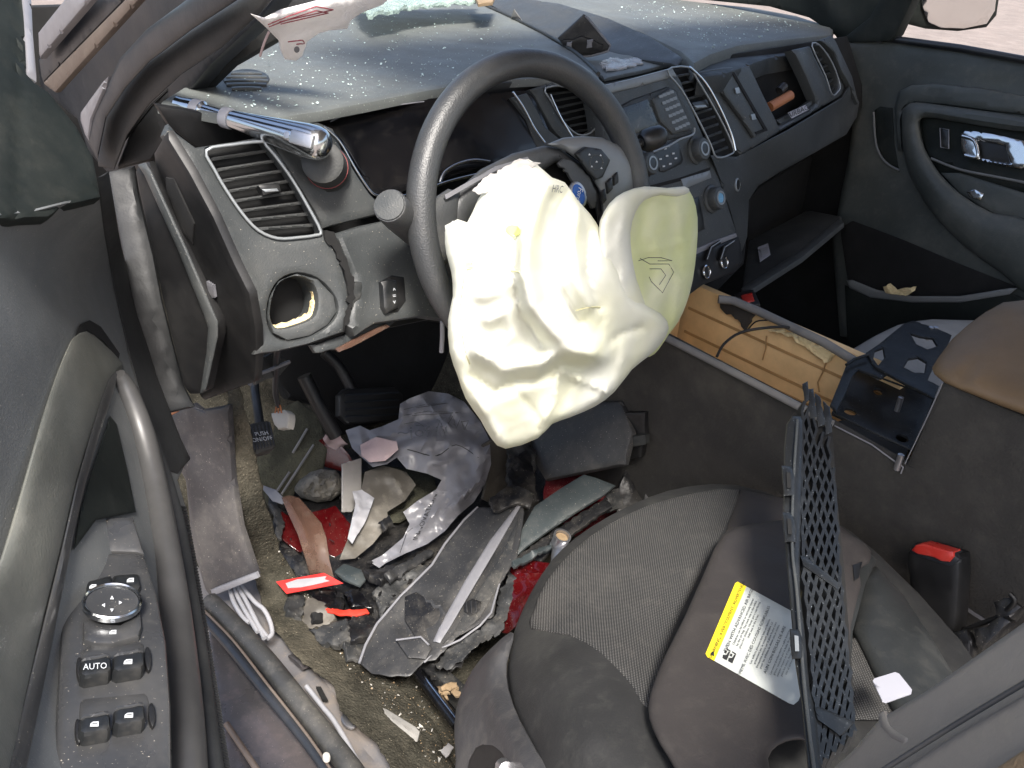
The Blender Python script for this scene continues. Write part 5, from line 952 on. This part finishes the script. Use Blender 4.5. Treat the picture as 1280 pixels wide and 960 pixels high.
D('red_lens_shard', 'dark red tail-light shard under the long smoked lens', 'lens shard', [(345, 652), (352, 640), (372, 650), (392, 640), (420, 632), (442, 656), (436, 680), (424, 700), (404, 690), (372, 690), (352, 672)], TRI((345, 650, 'z', .29), (442, 656, 'z', .27), (380, 700, 'z', .25)), 'red_lens', group='red tail-light shards in the footwell', t=.004, jag=.7, crumple=(.004, 14))
D('red_lens_shard', 'long dark red tail-light shard beneath the airbag tip, beside the console', 'lens shard', [(678, 618), (684, 592), (720, 582), (780, 575), (845, 572), (846, 584), (800, 600), (770, 640), (720, 670), (690, 640)], TRI((680, 590, 'z', .33), (845, 572, 'z', .36), (720, 680, 'z', .28)), 'dark_red_lens', group='red tail-light shards in the footwell', t=.004, jag=.5)
D('red_lens_shard', 'glossy red tail-light shard standing between the black trim and the seat', 'lens shard', [(622, 790), (628, 752), (640, 704), (650, 698), (688, 704), (684, 724), (668, 742), (655, 776), (634, 792)], TPS([(622, 790, 'z', .30), (640, 704, 'z', .34), (688, 704, 'z', .35), (655, 770, 'z', .33)]), 'red_lens', group='red tail-light shards in the footwell', t=.005, ridges=[([(658, 700), (662, 740), (640, 785)], .006, 3), ([(640, 716), (684, 718)], .005, 3)], crumple=(.004, 25))
D('red_lens_shard', 'small red shard between two black blocks at the base of the console', 'lens shard', [(814, 572), (844, 572), (846, 588), (818, 592)], TRI((814, 572, 'z', .345), (846, 572, 'z', .35), (818, 592, 'z', .33)), 'dark_red_lens', group='red tail-light shards in the footwell', t=.003)
D('paper_scrap', 'torn pinkish white paper scrap on top of the bright red shard', 'paper', [(403, 546), (406, 540), (416, 544), (418, 534), (423, 536), (426, 546), (434, 552), (426, 560), (410, 556)], TRI((403, 546, 'z', .36), (434, 552, 'z', .34), (418, 534, 'z', .38)), 'paper_pink', t=.0012, r=0, crumple=[(.006, 22, 3, True, 2), (.003, 60, 4)], res=3)
D('paper_scrap', 'white paper scrap with a red spot below the grey bag fold', 'paper', [(440, 618), (452, 614), (468, 622), (458, 650), (440, 682), (434, 676), (440, 650), (444, 632)], TRI((440, 618, 'z', .325), (468, 622, 'z', .32), (440, 682, 'z', .29)), 'paper_white', t=.0012, r=0, crumple=[(.006, 22, 3, True, 2), (.003, 60, 4)], res=3)
D('paper_scrap', 'pinkish white paper wad tucked at the left end of the grey bag', 'paper', [(450, 556), (470, 546), (496, 552), (498, 562), (482, 576), (462, 578), (452, 570)], BG.off(.03), 'paper_pink', t=.002, crumple=(.005, 40), res=4)
D('foam_lump', 'grey rock-like foam lump beside the bright red shard', 'foam lump', [(366, 612), (374, 600), (388, 590), (402, 586), (420, 588), (428, 598), (428, 616), (414, 626), (396, 628), (376, 622)], TRI((366, 612, 'z', .28), (428, 598, 'z', .29), (396, 628, 'z', .26)), 'foam_grey', t=.02, puff=(.02, .025), crumple=[(.012, 28, 3), (.008, 60, 5, True)], res=4)
D('clear_shard', 'upright clear plastic shard in front of the bright red piece', 'plastic shard', [(428, 580), (452, 572), (452, 622), (440, 640), (428, 640)], TRI((428, 580, 'z', .35), (452, 572, 'z', .34), (440, 640, 'z', .28)), 'clear_plastic', t=.002)
D('smoked_lens', 'long curved smoked brown lens leaning over the dark red shards', 'lens', [(352, 622), (362, 619), (374, 622), (388, 638), (402, 654), (408, 672), (412, 700), (418, 724), (400, 716), (388, 722), (382, 700), (372, 668), (360, 642)], TPS([(352, 622, 'z', .345), (374, 622, 'z', .34), (405, 670, 'z', .32), (418, 724, 'z', .27), (380, 690, 'z', .31), (388, 722, 'z', .265)]), 'smoke_lens', t=.003, ridges=[([(362, 630), (384, 670), (392, 715)], .006, 4)], res=5)
D('grey_strip', 'thin light grey metal strip left of the smoked lens', 'strip', [(322, 604), (345, 612), (358, 626), (352, 630), (340, 626)], TRI((322, 604, 'z', .31), (358, 626, 'z', .33), (345, 612, 'z', .325)), 'trim_edge', t=.002)
tg = thing('red_tag', 'small bright red card tag with a pale printed blot lying on the carpet', 'tag', U(390, 728, 'z', .255))
TG = TRI((346, 726, 'z', .285), (428, 728, 'z', .292), (360, 742, 'z', .280))
P('card', [(345, 727), (405, 716), (429, 729), (358, 742)], TG, 'tag_red', tg, t=.001, r=0)
P('print', [(357, 729), (372, 724), (394, 722), (408, 720), (406, 724), (412, 726), (396, 730), (376, 734), (360, 735)], TG.off(.0016), 'paper_white', tg, t=.0008, r=0, res=4)
D('torn_strap', 'short frayed bright orange-red strip below the red tag', 'strap', [(398, 754), (408, 757), (425, 762), (445, 762), (458, 760), (461, 766), (446, 769), (424, 768), (410, 764)], AX('z', .272), 'orange_red', t=.003, jag=.6, res=4)
D('black_plug', 'glossy black plastic plug under the red tag', 'plug', [(386, 742), (400, 736), (420, 738), (432, 752), (428, 768), (412, 764), (396, 756)], AX('z', .266), 'gloss_black', t=.012, puff=(.008, .01), res=5, ridges=[([(410, 764), (418, 748)], .004, 3)])
D('circuit_scrap', 'small slate blue circuit scrap next to the black plug', 'circuit board', [(418, 714), (430, 704), (452, 712), (457, 724), (450, 732), (430, 724)], AX('z', .278), 'debris_slate', t=.004, ridges=[([(424, 712), (452, 722)], .003, 2), ([(428, 720), (450, 728)], .003, 2)])
D('canister', 'silver metal canister neck poking out beside the seat edge', 'canister', [(686, 720), (690, 684), (704, 678), (722, 680), (712, 700), (698, 720)], TRI((686, 720, 'z', .34), (722, 680, 'z', .37), (690, 684, 'z', .36)), 'steel', t=.03, puff=(.012, .015), res=5)
cc = U(702, 672, 'z', .375)
nk = thing('bottle_neck', 'open round metal neck on the silver canister', 'canister neck', cc)
LT('neck_ring', cc, (.05, -.25, 1), [(.0125, -.018), (.0125, 0), (.0135, .001), (.0135, .005), (.0105, .005), (.0100, -.01)], 'steel', nk)
link('neck_plug', lathe(cc, (.05, -.25, 1), [(.0098, -.003), (.0098, 0), (0, .0005)]), 'wood_chip', nk)
bpy.data.objects['canister']['label'] = 'silver metal canister body wedged between red shard and seat edge'
# big torn trim
tt = thing('torn_trim_panel', 'large torn black plastic trim panel with a pale ridge lying across the footwell', 'trim panel', U(550, 790, 'z', .27))
TT = TPS([(450, 830, 'z', .275), (560, 835, 'z', .29), (620, 790, 'z', .32), (470, 780, 'z', .29), (540, 700, 'z', .325), (600, 640, 'z', .36), (652, 632, 'z', .375), (640, 700, 'z', .35), (560, 760, 'z', .315)])
P('panel', [(449, 829), (456, 806), (470, 780), (500, 746), (540, 706), (556, 682), (580, 650), (596, 634), (640, 632), (653, 628), (656, 640), (650, 676), (646, 700), (636, 714), (622, 736), (618, 770), (600, 780), (570, 798), (545, 826), (530, 828), (512, 846), (486, 846), (464, 842)], TT, 'torn_trim', tt, t=.006, r=.003, res=7, jag=.5, crumple=[(.004, 10, 2)], ridges=[([(466, 838), (478, 820)], -.004, 5), ([(520, 745), (505, 780), (520, 800)], -.008, 10), ([(570, 760), (600, 720), (625, 680)], -.008, 8), ([(520, 740), (556, 762), (552, 780)], .006, 3)])
P('ridge', [(541, 802), (552, 778), (580, 728), (612, 676), (646, 632), (653, 630), (622, 684), (590, 738), (562, 786), (550, 804)], TT.off(.008), 'trim_edge', tt, t=.014, r=.003, res=5)
P('recess', [(506, 746), (520, 740), (558, 764), (552, 782), (546, 800), (520, 797), (506, 775)], TT.off(.0025), 'debris_black', tt, t=.004, r=.001, res=5)
P('side_flange', [(600, 772), (622, 734), (638, 694), (650, 644), (624, 698), (594, 744), (566, 792), (552, 806), (572, 796)], TT.off(.003), 'debris_grey', tt, t=.005, r=.001, res=5)
P('hook_tab', [(495, 800), (526, 796), (540, 810), (532, 824), (510, 822)], TT.off(.01), 'torn_trim', tt, t=.01, r=.002, res=5)
T('tab_edge', on(TT.off(.012), [(495, 800), (526, 796), (536, 806)]), .0015, 'trim_edge', tt, k=1)
T('panel_edge', on(TT.off(.0), [(449, 829), (457, 806), (471, 780), (500, 746), (540, 706), (556, 680), (580, 650), (597, 634)]), .002, 'trim_edge', tt, k=1)
T('panel_edge', on(TT.off(.0), [(530, 828), (548, 812), (575, 800), (600, 782), (614, 766), (624, 730)]), .0016, 'trim_edge', tt, k=1)
P('ribbed_boss', [(580, 754), (590, 748), (602, 752), (600, 764), (588, 770), (580, 764)], TT.off(.006), 'debris_black', tt, t=.01, r=.001, res=4)
for i in range(3): T('boss_rib', on(TT.off(.008), [(583+i*6, 752), (584+i*6, 766)]), .001, 'torn_trim', tt, k=1, n=5)
D('broken_foam_edge', 'ragged dark foam torn along the right side of the big trim panel', 'foam', [(545, 828), (570, 802), (600, 786), (620, 768), (624, 738), (640, 712), (646, 706), (640, 760), (626, 790), (590, 812), (566, 836), (548, 838)], TT.off(-.012), 'debris_grey', t=.02, jag=1.6, crumple=(.006, 40), res=5)
D('slate_trim_panel', 'flat slate grey plastic panel lying behind the big torn trim', 'trim panel', [(650, 664), (668, 632), (700, 610), (730, 592), (744, 596), (770, 606), (756, 618), (720, 640), (690, 660), (660, 682), (644, 696)], TRI((650, 664, 'z', .355), (730, 592, 'z', .40), (760, 618, 'z', .385)), 'debris_slate', t=.006, r=.003)
D('dark_trim_shard', 'narrow black trim strip beneath the slate grey panel', 'trim shard', [(630, 706), (690, 664), (756, 622), (766, 632), (740, 650), (700, 680), (676, 700), (650, 700)], TRI((640, 700, 'z', .33), (756, 622, 'z', .375), (700, 680, 'z', .345)), 'debris_black', t=.006, jag=.8)
cr = thing('crumpled_bracket', 'crumpled black plastic bracket against the console beside the seat front', 'bracket', U(800, 620, 'z', .35))
for q, m_, zz in [([(776, 600), (790, 570), (812, 566), (816, 600), (822, 640), (790, 650), (770, 640)], 'debris_black', .37), ([(800, 572), (812, 566), (822, 640), (808, 640)], 'torn_trim', .385), ([(816, 596), (850, 592), (854, 616), (820, 622)], 'debris_slate', .375), ([(826, 586), (848, 584), (850, 596), (824, 600)], 'debris_black', .38), ([(760, 614), (788, 604), (796, 630), (760, 640)], 'debris_grey', .36)]:
    P('bent_plate', q, PL(U(*np.mean(q, 0), 'z', zz), (rng.normal(-.3, .3), -.6, .8)), m_, cr, t=.006, jag=.8, r=.0015, res=5, crumple=(.006, 25))
P('upright_tab', [(776, 516), (806, 516), (806, 546), (800, 572), (784, 574), (778, 548)], TRI((776, 516, 'x', .63), (806, 516, 'x', .635), (784, 574, 'x', .625)), 'black', cr, t=.012, r=.002, jag=.4)
P('tab_step', [(782, 546), (806, 544), (806, 556), (786, 560)], TRI((776, 516, 'x', .62), (806, 516, 'x', .625), (784, 574, 'x', .615)), 'dash_dark', cr, t=.012, r=.002)
# seat rail, chips, clear strip
srl = thing('seat_rail', 'shiny black steel seat rail poking out below the torn trim panel', 'seat rail', U(545, 870, 'z', .24))
T('rail', on(AX('z', .262), [(524, 842), (548, 874), (572, 906)]), .0085, 'gloss_black', srl, k=1, n=12)
T('rail_highlight', on(AX('z', .268), [(527, 841), (574, 903)]), .003, 'chrome', srl, k=1, n=8)
P('rail_channel', [(540, 838), (560, 836), (600, 872), (584, 890)], AX('z', .25), 'debris_grey', srl, t=.02, r=.003)
for i in range(7):
    x, y = 548+rng.uniform(-3, 24), 852+rng.uniform(-8, 22); a = rng.uniform(0, 3.1)
    D('wood_chip', 'loose tan wood chips beside the shiny seat rail', 'wood chip', [(x+8*math.cos(b+a), y+4.5*math.sin(b+a)) for b in (0, 1.3, 2.6, 3.9, 5.1)], PL(U(x, y, 'z', .262+.003*i), (rng.normal(0, .3), rng.normal(0, .3), 1)), 'wood_chip', group='wood chips by the seat rail', t=.005, res=4, jag=1.)
D('clear_strip', 'clear plastic strip lying on the dirty carpet near the sill', 'plastic strip', [(471, 888), (476, 883), (484, 886), (520, 908), (525, 914), (522, 926), (516, 931), (492, 912), (478, 900)], AX('z', .254), 'clear_strip_plastic', t=.004, r=.002, res=5, ridges=[([(478, 892), (515, 918)], .003, 3)])
D('clear_scrap', 'tiny crumpled scrap of clear film near the seat corner', 'film scrap', [(550, 938), (560, 928), (566, 934), (558, 946)], AX('z', .25), 'clear_plastic', t=.003, jag=.6, res=4)
P('screw_cap', ell(408, 944, 5, 5), AX('z', .335), 'connector_white', None, 'small off-white plastic cap sitting on the rubber sill seal', 'cap', t=.006, r=.002, res=3)
# wires at sill
wr = thing('wire_bundle', 'bundle of light grey wires spilling out of the door sill', 'wires', U(310, 760, 'z', .28))
for pl in [[(287, 734), (292, 752), (304, 772), (312, 778)], [(292, 733), (300, 752), (316, 780), (322, 790)], [(296, 732), (308, 752), (322, 780), (334, 796)], [(300, 730), (318, 752), (330, 762), (338, 778), (340, 792), (334, 798)], [(298, 733), (312, 760), (326, 788), (330, 798)]]:
    T('wire', on(AX('z', .285), pl), .0034, 'wire_grey', wr, n=8)
# small black debris, each its own piece
dlab = ['jagged black plastic fragment left of the dark red shards', 'crumbled black clump under the smoked lens', 'black wedge below the foam edge of the left carpet', 'square dark scrap left of the orange-red strip', 'flat rusty brown scrap under the orange-red strip', 'dark shiny flap right of the orange-red strip', 'broad dark scrap under the big trim panel corner', 'grey torn flap right of the circuit scrap', 'black chunk between circuit scrap and trim panel', 'black shell chunk left of the console bracket', 'small black cube on the rusty scrap', 'dark slab beneath the grey bag tail', 'black gap filler beside the red standing shard', 'dark broken clip above the dark red shards']
dpoly = [[(338, 650), (352, 646), (360, 668), (368, 690), (352, 684), (340, 668)], [(346, 680), (366, 684), (384, 700), (392, 722), (376, 724), (358, 706)], [(352, 706), (372, 720), (380, 732), (366, 732)], [(358, 752), (366, 740), (384, 742), (378, 772), (360, 764)], [(382, 744), (404, 752), (420, 770), (410, 782), (374, 788)], [(430, 740), (446, 735), (462, 752), (466, 760), (440, 758)], [(390, 790), (404, 780), (432, 772), (438, 796), (420, 808), (398, 804)], [(466, 740), (478, 724), (500, 704), (520, 700), (540, 706), (500, 744), (476, 770)], [(440, 770), (462, 768), (478, 776), (466, 796), (440, 800), (432, 784)], [(636, 572), (664, 560), (668, 590), (672, 626), (650, 634), (636, 624)], [(390, 766), (402, 764), (404, 774), (392, 776)], [(450, 712), (470, 712), (500, 700), (520, 690), (510, 712), (476, 726)], [(618, 740), (636, 716), (640, 730), (626, 790), (614, 780)], [(338, 612), (352, 620), (360, 640), (350, 646), (336, 630)]]
dm = ['debris_black', 'debris_black', 'debris_grey', 'debris_grey', 'bag_dirty', 'gloss_black', 'debris_grey', 'debris_grey', 'debris_black', 'debris_black', 'void', 'debris_black', 'debris_black', 'debris_black']
for lb_, q, m_, i in zip(dlab, dpoly, dm, range(99)):
    zz = .262+.0012*i if i != 9 else .37
    n_ = (rng.normal(0, .18), -.25+rng.normal(0, .15), 1); D('plastic_fragment', lb_, 'debris', q, PL(U(*np.mean(q, 0), 'z', zz), n_), m_, group='black debris in the footwell', t=.012, r=.002, jag=1., crumple=(.006, 35), res=5)
D('dark_debris_base', 'added dark base sheet blackening the gaps under the footwell debris', 'debris', [(344, 640), (360, 600), (420, 560), (500, 545), (620, 548), (660, 556), (700, 600), (660, 680), (636, 730), (600, 800), (560, 850), (520, 840), (470, 790), (430, 812), (392, 800), (372, 770), (366, 730)], TPS([(344, 640, 'z', .245), (500, 545, 'z', .262), (660, 556, 'z', .30), (560, 850, 'z', .245), (392, 800, 'z', .236), (500, 680, 'z', .25)]), 'debris_black', t=.004, r=0, jag=2.2, crumple=[(.010, 18, 5, True, 2), (.004, 50, 6)], res=7)  # added sheet that turns the carpet between the debris dark
for lb_, q, m_, zz in [('matt black torn flap between the grey bag and the airbag tip', [(634, 560), (660, 548), (672, 566), (668, 600), (648, 612), (636, 596)], 'debris_grey', .375), ('black angular chunk above the top end of the torn trim panel', [(612, 622), (640, 606), (668, 616), (664, 634), (650, 630), (616, 640)], 'debris_black', .385), ('thin grey splinter crossing the red shard by the seat', [(640, 700), (664, 690), (690, 676), (692, 682), (668, 696), (644, 708)], 'debris_slate', .37), ('curled black lip below the grey bag tail', [(480, 716), (510, 700), (536, 684), (544, 690), (516, 710), (490, 726)], 'torn_trim', .285), ('dark grey flap poking from under the torn trim corner', [(428, 800), (448, 788), (458, 802), (450, 826), (436, 822)], 'debris_grey', .262), ('black sliver lying across the carpet left of the torn trim', [(384, 784), (410, 794), (432, 806), (428, 812), (404, 802), (382, 792)], 'debris_black', .25), ('small dark cube of trim on the dirty plastic sheet', [(474, 650), (486, 644), (492, 654), (482, 662)], 'debris_black', .31), ('black curved strip along the left of the dark red shards', [(336, 626), (346, 632), (356, 652), (352, 674), (344, 670), (346, 652)], 'torn_trim', .30)]:
    D('plastic_fragment', lb_, 'debris', q, PL(U(*np.mean(q, 0), 'z', zz), (rng.normal(0, .25), -.3, 1)), m_, group='black debris in the footwell', t=.006, r=.0015, jag=.8, crumple=(.006, 35), res=5)
# broken piece on dash, orange object in bin, paper in door pocket
cv = thing('broken_dash_cover', 'broken black plastic cover lying inside-up on the middle of the dash', 'plastic cover', U(730, 60, 'z', .99))
CV = TRI((700, 50, 'z', 1.01), (735, 20, 'z', 1.05), (760, 62, 'z', 1.0))
P('cover_plate', [(697, 48), (706, 40), (730, 18), (736, 22), (764, 56), (762, 64), (742, 70), (722, 72), (706, 60)], CV, 'torn_trim', cv, t=.005, r=.002, res=5)
P('inner_rib', [(704, 52), (730, 46), (754, 58), (752, 64), (730, 68), (716, 66)], CV.off(.008), 'black', cv, t=.008, r=.001, res=5, jag=.8)
T('plate_edge', on(CV.off(.002), [(732, 20), (763, 57), (760, 64), (738, 70), (720, 71)]), .0018, 'trim_edge', cv, k=1)
for q in [(712, 58), (738, 56)]: P('clip', [(q[0]-3, q[1]-5), (q[0]+4, q[1]-6), (q[0]+3, q[1]+4), (q[0]-4, q[1]+4)], CV.off(.012), 'trim_edge', cv, t=.006, r=.001, jag=.6, res=4)
D('glass_shard', 'small pointed clear shard standing at the seam of the dash top', 'glass shard', [(636, 28), (642, 12), (656, 32), (648, 32)], TRI((636, 28, 'z', .99), (642, 12, 'z', 1.02), (656, 32, 'z', .99)), 'clear_plastic', t=.002)
D('glass_sheet', 'crumpled sheet of broken clear film on the dash beside the black cover', 'film', [(748, 78), (770, 70), (800, 72), (804, 78), (780, 84), (758, 88)], ctop.off(.008), 'clear_plastic', t=.003, crumple=(.004, 40), jag=.8, res=4)
ob_ = thing('orange_tube', 'orange-brown tube with a dark cap lying in the open dash bin', 'tube', U(975, 128, 'y', .2))
q0, q1 = FP.off(-.02).pt((962, 134))[0], FP.off(-.01).pt((988, 119))[0]
T('tube_body', [q0, q1], .009, 'orange_brown', ob_, k=1, n=14); T('tube_cap', [lerp(q0, q1, .6)+np.array((0, .01, .014)), q1+np.array((-.01, .01, .016))], .008, 'debris_black', ob_, k=1)
D('crumpled_napkin', 'crumpled cream paper lying in the passenger door pocket', 'paper', [(1103, 358), (1114, 354), (1122, 362), (1134, 360), (1145, 358), (1144, 364), (1132, 370), (1118, 368), (1106, 366)], pdp.off(.02), 'foam_yellow', t=.002, crumple=(.008, 40), jag=.5, res=4)
# shattered windshield edge at top
ws = thing('windshield', 'crumbled green edge of the shattered windshield lying on the dash', 'windshield', U(480, 5, 'z', 1.03))
P('shattered_glass', [(440, -14), (600, -14), (594, 1), (560, 2), (520, 6), (490, 12), (462, 16), (450, 8)], AX('z', 1.04), 'shattered', ws, t=.006, jag=1.2, r=.001, crumple=(.006, 60), res=5)
P('glass_trim', [(590, -12), (622, -12), (616, 2), (598, 4)], AX('z', 1.045), 'wood_chip', ws, t=.006, r=.002)
# ================================================================ SPEAKER GRILLE ON DASH
sg = P('demister_vent', ell(308, 98, 29, 12, 0, 24), topd.off(.0015), 'black', dash, t=.003, r=.001, res=6)
for i in range(5):
    y = 89+i*4.6; w = 27*math.sqrt(max(0, 1-((y-98)/13)**2)); P('slat', [(308-w, y), (308+w, y), (308+w, y+2), (308-w, y+2)], topd.off(.0035), 'dash_grey', sg, t=.003, r=.0008, res=10)
# ================================================================ SCATTER: glass crumbs, dirt
def scatter(name, poly, base, n, s0, s1, m, label, cat, seed=1, clump=0.):
    R = np.random.default_rng(seed); poly = np.array(poly, float); lo, hi = poly.min(0), poly.max(0); pts = []
    while len(pts) < n:
        q = R.uniform(lo, hi, (n*2, 2)); q = q[inpoly(q, poly)]; pts += list(q)
    pts = np.array(pts[:n])
    if clump: pts = pts[[noise.noise(Vector((a[0]*.02, a[1]*.03, seed)))+R.uniform(-.3, .3) > clump*-.2 for a in pts]]
    P3 = base.pt(pts); vs, fs = [], []
    for p in P3:
        s = R.uniform(s0, s1)*R.choice([1, 1, 1, 1.8]); k = len(vs); q = R.normal(0, 1, (4, 3)); q /= np.linalg.norm(q, axis=1)[:, None]
        for d in q*s: vs.append(p+d*(1, 1, .6)+(0, 0, s*.4))
        fs += [(k, k+1, k+2), (k, k+2, k+3), (k, k+3, k+1), (k+1, k+3, k+2)]
    me = bpy.data.meshes.new('m'); me.from_pydata([tuple(v) for v in vs], [], fs); o = link(name, me, m, kind='stuff'); o['label'] = label; o['category'] = cat; return o
scatter('glass_crumbs', [(240, 130), (330, 138), (430, 126), (560, 102), (700, 82), (650, 40), (590, 8), (430, 0), (390, 40), (330, 70)], topd.off(.001), 620, .0006, .0018, 'glass_crumb', 'crumbs of broken glass on the driver side of the dash top', 'glass crumbs', 1)
scatter('glass_crumbs', [(760, 10), (830, 0), (940, 14), (1030, 36), (960, 44), (890, 62), (850, 50)], ptop.off(.001), 420, .0007, .002, 'glass_crumb', 'crumbs of broken glass on the passenger side of the dash top', 'glass crumbs', 2)
class OnFloor:
    def __init__(s): s.t = [MB(FLO), MB(SCO)]
    def pt(s, p):
        out = []
        for d in rays(p):
            d = Vector(d).normalized(); best = None
            for m_ in s.t:
                h, n, i, _ = m_.t.ray_cast(Vector(CP), d)
                if h is not None and (best is None or (h-Vector(CP)).length < (best-Vector(CP)).length): best = h
            out.append(np.array(best)+(0, 0, .0008))
        return np.array(out)
OFB = OnFloor()
scatter('floor_grit', [(330, 640), (350, 700), (400, 790), (440, 840), (500, 905), (540, 958), (600, 960), (570, 900), (520, 850), (450, 830), (400, 760), (360, 700)], OFB, 280, .0005, .0014, 'wood_chip', 'tan grit and straw scattered over the dirty carpet', 'grit', 3)
scatter('floor_grit', [(330, 640), (350, 700), (400, 790), (440, 840), (500, 905), (540, 958), (600, 960), (570, 900), (520, 850), (450, 830), (400, 760), (360, 700)], OFB, 90, .0008, .0024, 'connector_white', 'pale crumbs scattered over the dirty carpet', 'crumbs', 5)
scatter('floor_grit', [(400, 540), (620, 560), (640, 620), (700, 640), (640, 720), (480, 760), (360, 700)], AX('z', .26), 300, .001, .003, 'debris_grey', 'black plastic crumbs among the footwell debris', 'crumbs', 4)

R_ = np.random.default_rng(11); vs, fs = [], []
ar = np.array([(350, 650), (400, 560), (430, 540), (640, 560), (700, 590), (690, 660), (620, 720), (500, 760), (440, 800), (380, 760)], float)
n_ = 0
while n_ < 150:
    q = R_.uniform(ar.min(0), ar.max(0))
    if not inpoly(q[None], ar)[0]: continue
    c = AX('z', .262+R_.uniform(0, .02)).pt(q)[0]; a = Vector(R_.normal(0, 1, 3)).normalized(); b = a.cross(Vector(R_.normal(0, 1, 3))).normalized(); s_ = R_.uniform(.002, .009); k = len(vs); m__ = R_.integers(3, 6)
    for i in range(m__):
        th = 2*math.pi*i/m__; p = Vector(c)+(a*math.cos(th)*s_+b*math.sin(th)*s_*.6)*R_.uniform(.6, 1.2); vs += [p, p+a.cross(b)*.001]
    fs += [tuple(k+2*i for i in range(m__)), tuple(k+2*i+1 for i in range(m__))[::-1]]+[(k+2*i, k+2*i+1, k+(2*i+3) % (2*m__), k+(2*i+2) % (2*m__)) for i in range(m__)]
    n_ += 1
o_ = link('plastic_flakes', finish(vs, fs, 20), 'debris_black', kind='stuff'); o_['label'] = 'thin black plastic flakes strewn over the footwell debris'; o_['category'] = 'debris'
